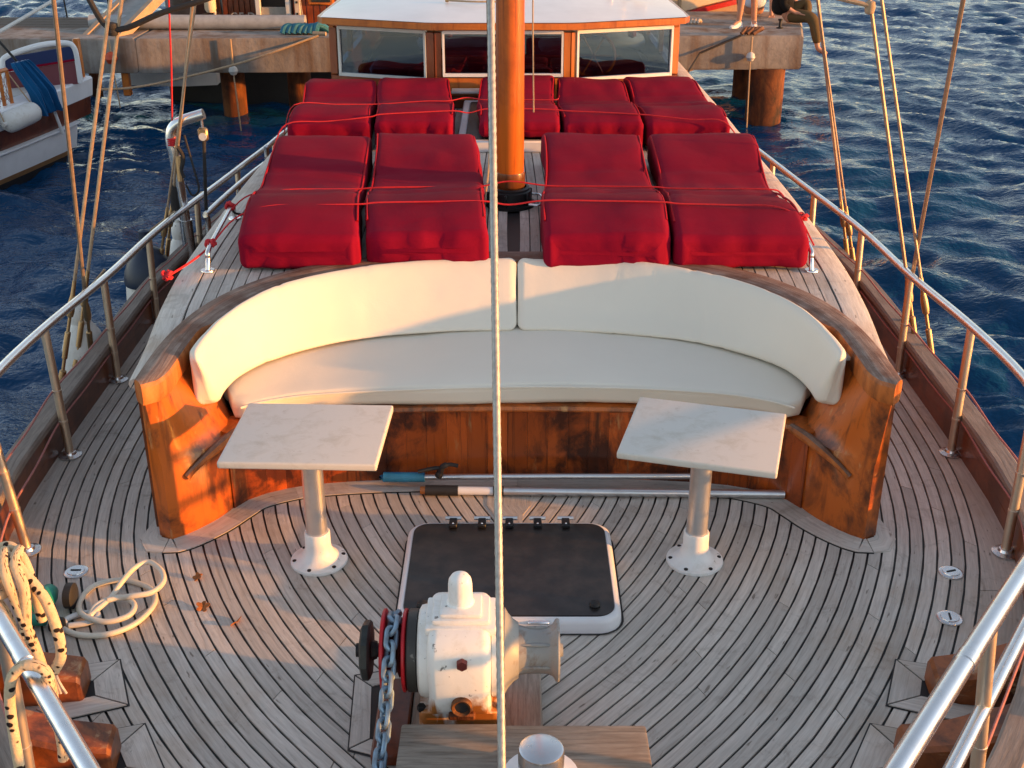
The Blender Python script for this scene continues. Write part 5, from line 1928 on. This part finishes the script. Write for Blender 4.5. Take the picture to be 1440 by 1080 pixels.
# netting between the posts
m = MB()
for k in range(30):
    s = -3.0 + k * .115
    m.tube([nbp(s, -.10, -.49), nbp(min(s + .38, .33), -.10, -.12)], .004, 4, cap=False)
    m.tube([nbp(min(s + .38, .33), -.10, -.49), nbp(s, -.10, -.12)], .004, 4, cap=False)
m.obj('net', NETM, nb)
# padded stern seat with white rim and net
c0 = Vector((-5.70, 14.75, 0)); sw = Vector((.93, .36, 0)).normalized()
pts = [c0 + sw * (-.42) + Vector((0, 0, -.42)), c0 + sw * (-.43) + Vector((0, 0, -.18)), c0 + sw * (-.36) + Vector((0, 0, -.08)), c0 + sw * 0 + Vector((0, 0, .02)), c0 + sw * .30 + Vector((0, 0, .035)), c0 + sw * .40 + Vector((0, 0, -.02)), c0 + sw * .42 + Vector((0, 0, -.2)), c0 + sw * .42 + Vector((0, 0, -.45))]
MB().tube(cat_rom(pts, 6), .035, 10).obj('seat_rim', GEL, nb)
bk = Vector((-sw.y, sw.x, 0))
def spanel(z0a, z0b, z1a, z1b, th, mat, nm):
    a, b = c0 + sw * (-.40), c0 + sw * .39
    V = [a + Vector((0, 0, z0a)), b + Vector((0, 0, z0b)), b + Vector((0, 0, z1b)), a + Vector((0, 0, z1a))]
    MB().loft([[tuple(v - bk * th) for v in V], [tuple(v + bk * th) for v in V]]).obj(nm, mat, nb)
spanel(-.235, -.155, -.10, -.005, .02, NAVY, 'seat_back')
spanel(-.262, -.182, -.235, -.155, .022, RED, 'red_trim')
m = MB()
for k in range(13):
    u = -.40 + k * .066
    a = c0 + sw * u + Vector((0, 0, -.46)); b = c0 + sw * min(u + .20, .39) + Vector((0, 0, -.20))
    a2 = c0 + sw * min(u + .20, .39) + Vector((0, 0, -.46)); b2 = c0 + sw * u + Vector((0, 0, -.22))
    m.tube([a, b], .005, 4, cap=False); m.tube([a2, b2], .005, 4, cap=False)
m.obj('seat_net', NETM, nb)
spanel(-.48, -.46, -.27, -.19, .006, m_fabric('faded_red_mesh', (.20, .07, .08), .9), 'seat_backing')
p = Vector(nbp(1.78, -.10, -.5)); MB().box((p.x, p.y, -.28), (.075, .075, .62), .01).obj('stern_post', ORANGE, nb)
p = Vector(nbp(1.05, -.22, -.42)); MB().lathe([(0, -.075), (.05, -.06), (.078, 0), (.05, .06), (0, .075)], (p.x, p.y, -.40), 'z', 16).obj('winch_ball', ORANGE, nb)
p = Vector(nbp(1.35, -.35, -.42)); MB().box((p.x, p.y, -.40), (.30, .30, .14), .04, rz=.3).obj('dark_box', m_plain('dark_plum', (.05, .02, .03), .5), nb)
p = Vector(nbp(.95, .03, -.85)); MB().tube([nbp(.92, .02, -.70), nbp(1.0, .03, -.98)], .02, 8).obj('white_strut', GEL, nb)
MB().box(nbp(-.7, -.5, -.36), (.35, 1.1, .22), .05, rz=-.3).obj('deck_locker', GEL, nb)
# tall frame on its stern
MB().tube(cat_rom([(-5.99, 14.2, -.40), (-6.02, 14.2, .05), (-6.02, 14.2, .20), (-5.97, 14.3, .24), (-5.3, 14.9, .62)], 5), .022, 8).obj('frame_tube', GEL2, nb)
MB().tube([(-6.0, 14.25, .22), (-5.72, 14.3, -.20)], .016, 6).obj('frame_brace', DARKM, nb)
# towel over its rail
tw = MB()
rings = []
tc = Vector(nbp(.55, .02, 0)); 
for i in range(18):
    t = i / 17
    z = -.045 - .62 * t
    w = .13 + .10 * t ** .5 - .09 * max(0, t - .6)
    c = tc + NU * (.02 + .22 * t) + NN * (-.09 + .16 * min(1, t * 1.8))
    ring = []
    for j in range(33):
        u = -1 + 2 * j / 32
        f = .030 * math.sin(u * 9 + t * 2) * (.4 + t) + .015 * math.sin(u * 21 + 1)
        q = c + NU * u * w + NN * f
        ring.append((q.x, q.y, z + .02 * math.sin(u * 4 + 1) * t))
    ring2 = [(p[0] - NN.x * .02, p[1] - NN.y * .02, p[2]) for p in reversed(ring)]
    rings.append(ring + ring2)
tag(tw.loft(rings).obj('towel', BLUEC), 'blue towel draped over the stern rail of the white boat', 'towel')
# its fender
fd = thing('horizontal_fender', 'white cylindrical fender lying along the side of the neighbouring boat', 'fender', nbp(.15, .12, -.62))
c = Vector(nbp(.20, .10, -.60))
prof = [(0, -.31), (.025, -.31), (.03, -.28), (.08, -.265), (.115, -.22), (.12, -.16), (.12, .16), (.115, .22), (.08, .265), (.03, .28), (.025, .31), (0, .31)]
V = MB().lathe(prof, (0, 0, 0), 'z', 20)
q = (NU + Vector((0, 0, .08))).to_track_quat('Z', 'Y').to_matrix().to_4x4(); q.translation = c
V.v = [tuple(q @ Vector(p)) for p in V.v]
V.obj('body', FENDW, fd)
MB().tube([c - NU * .29, Vector(nbp(-.05, -.10, -.12))], .008, 5).obj('lanyard', ROPEC, fd)
MB().tube([c + NU * .29, Vector(nbp(.33, -.10, -.12))], .008, 5).obj('lanyard', ROPEC, fd)

# ------------------------------------------------------------------ gangway, far jetty and boats behind the pier
gw = thing('gangway', 'sloping grey gangway with tan edge beams rising from the pier behind the white boat', 'gangway', (-5.9, 17.0, ZP))
ga, gb = Vector((-5.72, 16.75, -.36)), Vector((-4.95, 18.6, .55))
gt = (gb - ga).normalized(); gsd = Vector((gt.y, -gt.x, 0)).normalized()
def gbeam(off0, off1, z0, z1, mat, nm):
    rings = []
    for p in (ga, gb):
        rings.append([tuple(p + gsd * off0 + Vector((0, 0, z0))), tuple(p + gsd * off1 + Vector((0, 0, z0))), tuple(p + gsd * off1 + Vector((0, 0, z1))), tuple(p + gsd * off0 + Vector((0, 0, z1)))])
    MB().loft(rings).obj(nm, mat, gw)
GBM = m_plain('tan_beam', (.40, .29, .20), .6)
gbeam(-.30, -.22, -.05, .10, GBM, 'edge_beam'); gbeam(.22, .30, -.05, .10, GBM, 'edge_beam'); gbeam(-.219, .219, -.02, .04, m_plain('grey_tread', (.30, .30, .30), .7), 'walkway')
MB().box((-5.32, 16.72, -.62), (.10, .10, .7), .01).obj('leg', ORANGE, gw)
jt = thing('far_jetty', 'low dark wooden jetty behind the neighbouring boat at the left edge', 'jetty', (-9, 19.2, W0))
for k in range(5):
    MB().box((-9.6, 18.75 + k * .26, -.40), (7.0, .25, .07), .008).obj('board', m_plain('dark_board_%d' % k, (.10, .065, .045), .8), jt)
MB().box((-9.6, 18.64, -.52), (7.0, .06, .24), .01).obj('edge_beam', BULW, jt)
for x in (-12.6, -9.6, -6.6): MB().lathe([(.09, -2.4), (.09, -.44)], (x, 19.2, 0), 'z', 12).obj('pile', RUSTP, jt)
rl = thing('wire_fence', 'thin posts and dark wires standing on the far jetty', 'fence', (-9, 19.9, -.36))
for x in (-9.9, -8.55, -7.15, -6.45):
    MB().tube([(x, 19.9, -.37), (x - .04, 19.9, .62)], .014, 6).obj('post', DARKM, rl)
for z in (.10, .55): MB().tube([(-12.5, 19.9, z), (-8.5, 19.9, z - .03), (-6.3, 19.9, z)], .008, 5).obj('wire', ROPED, rl)
o = MB().tube(cat_rom([(-9.4, 17.9, -.1), (-7.9, 18.0, .25), (-6.6, 18.2, .52), (-5.6, 18.3, .75)], 6), .025, 7).obj('black_hawser', ROPED)
tag(o, 'thick black rope slanting over the water at the top left', 'rope')
o = MB().lathe([(0, -.10), (.07, -.08), (.10, 0), (.07, .08), (0, .10)], (-6.35, 19.0, -.27), 'z', 14).obj('float_ball', MAHOG)
tag(o, 'small dark float lying on the far jetty', 'float')

bb = thing('brown_boat', 'varnished brown wooden boat with white lettering moored stern-on behind the pier', 'boat', (-3.9, 19, W0))
def bpanel(x0, x1, z0, z1, y, mat, nm, th=.12, planks=0):
    MB().box(((x0 + x1) / 2, y + th / 2, (z0 + z1) / 2), (x1 - x0, th, z1 - z0), .008).obj(nm, mat, bb)
# dark quarter of the hull curving away
rings = []
for (x, y, zb_) in ((-5.55, 20.2, .05), (-5.35, 19.2, -.12), (-5.0, 18.5, -.26), (-4.6, 18.25, -.32), (-4.25, 18.2, -.34)):
    rings.append([(x, y, zb_), (x - .10, y, 1.3), (x - .05, y + .35, 1.3), (x + .05, y + .35, zb_)])
MB().loft(rings).obj('quarter', m_varnish('black_brown_hull', (.06, .016, .009), (.02, .007, .005), (.1, .05, .03), (9, 9, 1), .02, .4), bb)
for k in range(6):
    bpanel(-4.235 + k * .082, -4.235 + (k + 1) * .082 - .006, -.34, 1.3, 18.2, MAHOG, 'hull_board')
for k in range(10):
    bpanel(-3.20 + k * .098, -3.20 + (k + 1) * .098 - .008, -.36, 1.3, 18.2, MAHOG2, 'hull_board')
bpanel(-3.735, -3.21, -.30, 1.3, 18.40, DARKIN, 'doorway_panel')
for x in (-3.70, -3.26):
    bpanel(x - .035, x + .035, -.36, 1.3, 18.10, GEL2, 'door_frame', .10)
bpanel(-3.66, -3.295, -.20, .02, 18.16, m_plain('grey_hatch', (.34, .31, .27), .6), 'door_panel', .04)
bpanel(-3.71, -3.24, -.40, -.29, 18.04, GEL2, 'threshold', .16)
bpanel(-3.16, -3.08, -.40, 1.3, 18.08, m_plain('pale_post', (.60, .50, .40), .6), 'side_post', .09)
for zc in (.10, -.06): MB().box((-3.12, 18.07, zc), (.03, .02, .03), .004).obj('bolt', DARKM, bb)
w_ = MB().box((-2.78, 18.18, .16), (.38, .06, .22), .02).obj('window', ORANGE, bb)
MB().box((-2.78, 18.145, .16), (.28, .02, .14), .01).obj('pane', ACRYL, w_)
lm = m_plain('faded_white_letter', (.42, .38, .34), .6)
for k, chx in enumerate('CED'):
    fc = bpy.data.curves.new('letter_curve', 'FONT')
    fc.body = chx; fc.size = .155; fc.extrude = .006
    fo = bpy.data.objects.new('letter_curve', fc)
    me = bpy.data.meshes.new_from_object(fo)
    bpy.data.objects.remove(fo); bpy.data.curves.remove(fc)
    me.name = 'letter'; me.materials.clear(); me.materials.append(lm)
    o = bpy.data.objects.new('letter', me)
    o.location = Vector((-4.13 + .125 * k, 18.188, -.165)) - OFF[bb.name]
    o.rotation_euler = (R(90), 0, 0)
    finish(o, bb)
MB().lathe([(0, -.14), (.06, -.13), (.085, -.08), (.085, .3), (0, .3)], (-4.37, 18.02, .10), 'z', 16).obj('bow_fender', CREAMP, bb)
m = MB(); m.box((-4.22, 18.02, -.20), (.16, .10, .10), .02); m.box((-4.12, 18.0, -.25), (.12, .10, .06), .02); m.tube([(-4.32, 18.05, -.3), (-4.32, 18.05, 0)], .02, 6)
m.obj('stern_fitting', GEL2, bb)
MB().tube(cat_rom([(-3.06, 18.0, .5), (-3.02, 17.8, .15), (-2.95, 17.55, -.05), (-2.85, 17.2, -.09)], 6), .010, 6).obj('stern_line', ROPEC, bb)
MB().tube([(-4.9, 17.9, -.17), (-4.35, 18.0, -.02)], .010, 6).obj('stay', ROPED, bb)
MB().box((-3.75, 18.75, -1.15), (2.9, .9, 1.5), .05).obj('lower_hull', SLATE, bb)
dk = thing('white_tender', 'white dinghy side showing between the gangway and the brown boat', 'dinghy', (-5.2, 18.2, W0))
rings = [[(x, 17.98 + .1 * k, ZP - .9), (x, 17.9 + .1 * k, -.18 + .10 * abs(k)), (x, 18.35 + .1 * k, -.14), (x, 18.4 + .1 * k, ZP - .9)] for k, x in ((1, -5.75), (0, -5.4), (0, -4.8), (1, -4.4))]
MB().loft(rings).obj('hull', GEL, dk)

cb_ = thing('cream_boat', 'cream hulled boat with a red stripe beyond the pier at the top', 'boat', (2.6, 19.6, W0))
rings = []
for (x, y, z0) in ((1.2, 19.45, -.62), (2.4, 19.45, -.40), (3.0, 19.5, -.22), (3.9, 19.75, -.05), (5.0, 20.5, .18)):
    rings.append([(x, y, z0), (x, y - .03, z0 + .085), (x, y - .08, z0 + .10), (x, y - .10, 1.4), (x, y + .4, 1.4), (x, y + .4, z0)])
MB().loft(rings).obj('hull', CREAMP, cb_)
rings = []
for (x, y, z0) in ((1.2, 19.45, -.62), (2.4, 19.45, -.40), (3.0, 19.5, -.22), (3.9, 19.75, -.05), (5.0, 20.5, .18)):
    rings.append([(x, y - .12, z0 + .0), (x, y - .12, z0 + .075), (x, y, z0 + .075), (x, y, z0)])
MB().loft(rings).obj('red_stripe', REDPL, cb_)
rings = []
for (x, y, z0) in ((1.2, 19.5, -.62), (2.4, 19.5, -.40), (3.0, 19.55, -.22), (3.9, 19.8, -.05)):
    rings.append([(x, y, z0 - .9), (x, y, z0), (x, y + .35, z0), (x, y + .35, z0 - .9)])
MB().loft(rings).obj('lower_hull', m_plain('pinkish_primer', (.46, .32, .25), .6), cb_)
for x in (2.46, 2.62): MB().box((x, 19.32, .4), (.06, .05, 1.9), .01).obj('rub_post', m_plain('tan_post_%d' % int(x * 100), (.40, .27, .16), .6), cb_)
m = MB()
for k in range(5): m.tube(cat_rom([(2.50 + .05 * k, 17.9, ZP + .02), (2.54 + .05 * k, 17.95, ZP + .06), (2.58 + .05 * k, 18.05, ZP + .02)], 4), .02, 6)
tag(m.obj('pale_rope_heap', ROPEW), 'small heap of pale rope on the pier beside the wheelhouse roof corner', 'rope')

# ------------------------------------------------------------------ people on the pier
def skinned(name, V, E, Rr, mat, parent, lvl=2):
    me = bpy.data.meshes.new(name)
    off = OFF.get(parent.name, Vector())
    me.from_pydata([tuple(Vector(v) - off) for v in V], E, [])
    me.materials.append(mat)
    o = bpy.data.objects.new(name, me)
    finish(o, parent)
    md = o.modifiers.new('skin', 'SKIN'); md.use_smooth_shade = True
    sd = me.skin_vertices[0].data
    for i, r in enumerate(Rr):
        sd[i].radius = (r, r) if not isinstance(r, tuple) else r
    sd[0].use_root = True
    sb_ = o.modifiers.new('sub', 'SUBSURF'); sb_.levels = lvl; sb_.render_levels = lvl
    return o


def person(lab, pelvis, chest, neck, head, arms, legs, clothes, facing):
    """arms/legs: lists of joint points (shoulder, elbow, wrist, hand) / (hip, knee, ankle, toe)"""
    t = thing('person', lab, 'person', (pelvis[0], pelvis[1], ZP))
    V = [pelvis, Vector(pelvis).lerp(Vector(chest), .5), chest, neck, Vector(neck).lerp(Vector(head), .45), head, Vector(head) + Vector((0, 0, .08))]
    Rr = [(.15, .11), (.13, .10), (.155, .11), (.06, .06), (.055, .055), (.085, .095), (.07, .08)]
    E = [(0, 1), (1, 2), (2, 3), (3, 4), (4, 5), (5, 6)]
    for a in arms:
        b = len(V)
        V += list(a); Rr += [.052, .040, .028, .03][:len(a)]
        E += [(2, b)] + [(b + i, b + i + 1) for i in range(len(a) - 1)]
        # fingers
        h = Vector(a[-1]); d = (Vector(a[-1]) - Vector(a[-2])).normalized(); sd = d.cross(Vector((0, 0, 1)) if abs(d.z) < .9 else Vector((0, 1, 0))).normalized()
        for f in range(5):
            b2 = len(V)
            o_ = sd * (.03 * (f - 2) * .6)
            ln = (.055, .075, .08, .075, .06)[f]
            V += [h + d * .03 + o_, h + d * (.03 + ln) + o_ * 1.4]; Rr += [.010, .007]
            E += [(b + len(a) - 1, b2), (b2, b2 + 1)]
    for l in legs:
        b = len(V)
        V += list(l); Rr += [.088, .058, .038, .03][:len(l)]
        E += [(0, b)] + [(b + i, b + i + 1) for i in range(len(l) - 1)]
    skinned('body', V, E, Rr, SKIN, t)
    f = Vector(facing)
    hd = Vector(head)
    s_ = Vector((-f.y, f.x, 0))
    m = MB()
    for e in (-1, 1): m.lathe([(0, -.012), (.010, -.006), (.012, 0), (.010, .006), (0, .012)], hd + f * .088 + s_ * e * .033 + Vector((0, 0, .01)), 'z', 8)
    m.obj('eyes', DARKM, t)
    MB().lathe([(0, -.03), (.014, -.022), (.010, .01), (0, .03)], hd + f * .098 + Vector((0, 0, -.02)), 'z', 8).obj('nose', SKIN, t)
    MB().box(hd + f * .088 + Vector((0, 0, -.065)), (.045 if abs(f.y) > .5 else .012, .012 if abs(f.y) > .5 else .045, .012), .004).obj('mouth', m_plain('lips', (.35, .12, .10), .5), t)
    MB().lathe([(0, .125), (.05, .115), (.09, .075), (.105, .02), (.10, -.03), (.085, -.06)], hd - f * .018, 'z', 16).obj('hair', HAIR, t)
    for (nm, idx, rr, mat) in clothes:
        skinned(nm, [p for p in idx], [(i, i + 1) for i in range(len(idx) - 1)], rr, mat, t)
    return t


Z = lambda x, y, z: Vector((x, y, ZP + z))
# standing, legs apart, white shoes
hipc = Z(3.36, 17.66, .88)
lg = [[Z(3.30, 17.66, .82), Z(3.275, 17.62, .46), Z(3.255, 17.66, .07), Z(3.16, 17.56, .03)], [Z(3.43, 17.67, .82), Z(3.445, 17.64, .46), Z(3.485, 17.70, .07), Z(3.47, 17.58, .03)]]
p1 = person('person standing on the pier with bare legs apart in white shoes', hipc, Z(3.36, 17.66, 1.28), Z(3.36, 17.66, 1.46), Z(3.36, 17.64, 1.60),
       [[Z(3.17, 17.66, 1.38), Z(3.10, 17.66, 1.10), Z(3.12, 17.58, .86), Z(3.13, 17.56, .80)], [Z(3.55, 17.66, 1.38), Z(3.62, 17.66, 1.10), Z(3.60, 17.58, .86), Z(3.59, 17.56, .80)]], lg,
       [('shirt', [Z(3.36, 17.66, .86), Z(3.36, 17.66, 1.08), Z(3.36, 17.66, 1.36)], [(.17, .125), (.145, .115), (.18, .125)], CLW),
        ('shorts', [Z(3.29, 17.66, .60), Z(3.31, 17.66, .84), Z(3.36, 17.66, .92), Z(3.42, 17.66, .84), Z(3.44, 17.66, .60)], [.098, .108, .13, .108, .098], CLB)], (0, -1, 0))
for l in lg:
    a, tt = l[2], l[3]
    d = (tt - a); d.z = 0; d.normalize()
    rings = []
    for (u, w, h) in ((-.06, .03, .05), (-.05, .042, .085), (.02, .045, .095), (.09, .048, .06), (.16, .042, .04), (.19, .02, .03)):
        c = Vector((a.x, a.y, ZP)) + d * u; s_ = Vector((-d.y, d.x, 0)) * w
        rings.append([tuple(c - s_ + Vector((0, 0, .002))), tuple(c - s_ * .9 + Vector((0, 0, h * .7))), tuple(c + Vector((0, 0, h))), tuple(c + s_ * .9 + Vector((0, 0, h * .7))), tuple(c + s_ + Vector((0, 0, .002)))])
    MB().loft(rings).obj('shoe', SHOEW, p1)
# seated, back to the viewer, pale blue top
px_ = 3.68
person('person in a pale blue top sitting on the pier with back turned', Z(px_, 18.75, .12), Z(px_, 18.78, .42), Z(px_, 18.76, .62), Z(px_, 18.76, .76),
       [[Z(px_ - .19, 18.76, .52), Z(px_ - .25, 18.78, .27), Z(px_ - .20, 18.95, .12), Z(px_ - .18, 19.0, .10)], [Z(px_ + .19, 18.76, .52), Z(px_ + .25, 18.74, .27), Z(px_ + .24, 18.66, .06), Z(px_ + .24, 18.64, .04)]],
       [[Z(px_ - .09, 18.80, .10), Z(px_ - .12, 19.12, .28), Z(px_ - .12, 19.25, -.1), Z(px_ - .12, 19.35, -.14)], [Z(px_ + .09, 18.80, .10), Z(px_ + .12, 19.12, .28), Z(px_ + .12, 19.25, -.1), Z(px_ + .12, 19.35, -.14)]],
       [('shirt', [Z(px_, 18.74, .10), Z(px_, 18.76, .28), Z(px_, 18.77, .50)], [(.20, .14), (.18, .125), (.19, .125)], CLW)], (0, 1, 0))
# seated at the end of the pier in black, one leg hanging over the edge
bx = 3.99
person('person in black sitting on the pier end with one leg hanging down', Z(bx, 18.05, .12), Z(bx - .03, 18.06, .44), Z(bx, 18.06, .64), Z(bx + .03, 18.06, .78),
       [[Z(bx - .05, 17.88, .54), Z(bx - .08, 17.84, .28), Z(bx + .10, 17.82, .18), Z(bx + .16, 17.80, .17)], [Z(bx + .06, 18.24, .54), Z(bx + .18, 18.26, .28), Z(bx + .26, 18.20, .22), Z(bx + .30, 18.2, .21)]],
       [[Z(bx + .04, 17.95, .10), Z(bx + .36, 17.75, .12), Z(bx + .43, 17.62, -.30), Z(bx + .56, 17.56, -.36)], [Z(bx + .06, 18.15, .10), Z(bx + .34, 18.05, .30), Z(bx + .30, 17.95, .06), Z(bx + .38, 17.85, .03)]],
       [('shirt', [Z(bx - .02, 18.05, .10), Z(bx - .04, 18.06, .28), Z(bx - .04, 18.06, .54)], [(.20, .19), (.19, .17), (.20, .15)], CLB),
        ('sleeve', [Z(bx - .05, 17.88, .56), Z(bx - .08, 17.84, .28), Z(bx + .02, 17.825, .22)], [.075, .062, .05], CLB),
        ('trouser', [Z(bx + .0, 17.98, .12), Z(bx + .35, 17.75, .13), Z(bx + .425, 17.63, -.24)], [.12, .095, .062], CLO),
        ('trouser', [Z(bx + .0, 18.12, .12), Z(bx + .33, 18.05, .30), Z(bx + .30, 17.96, .10)], [.12, .09, .062], CLO)], (1, 0, 0))
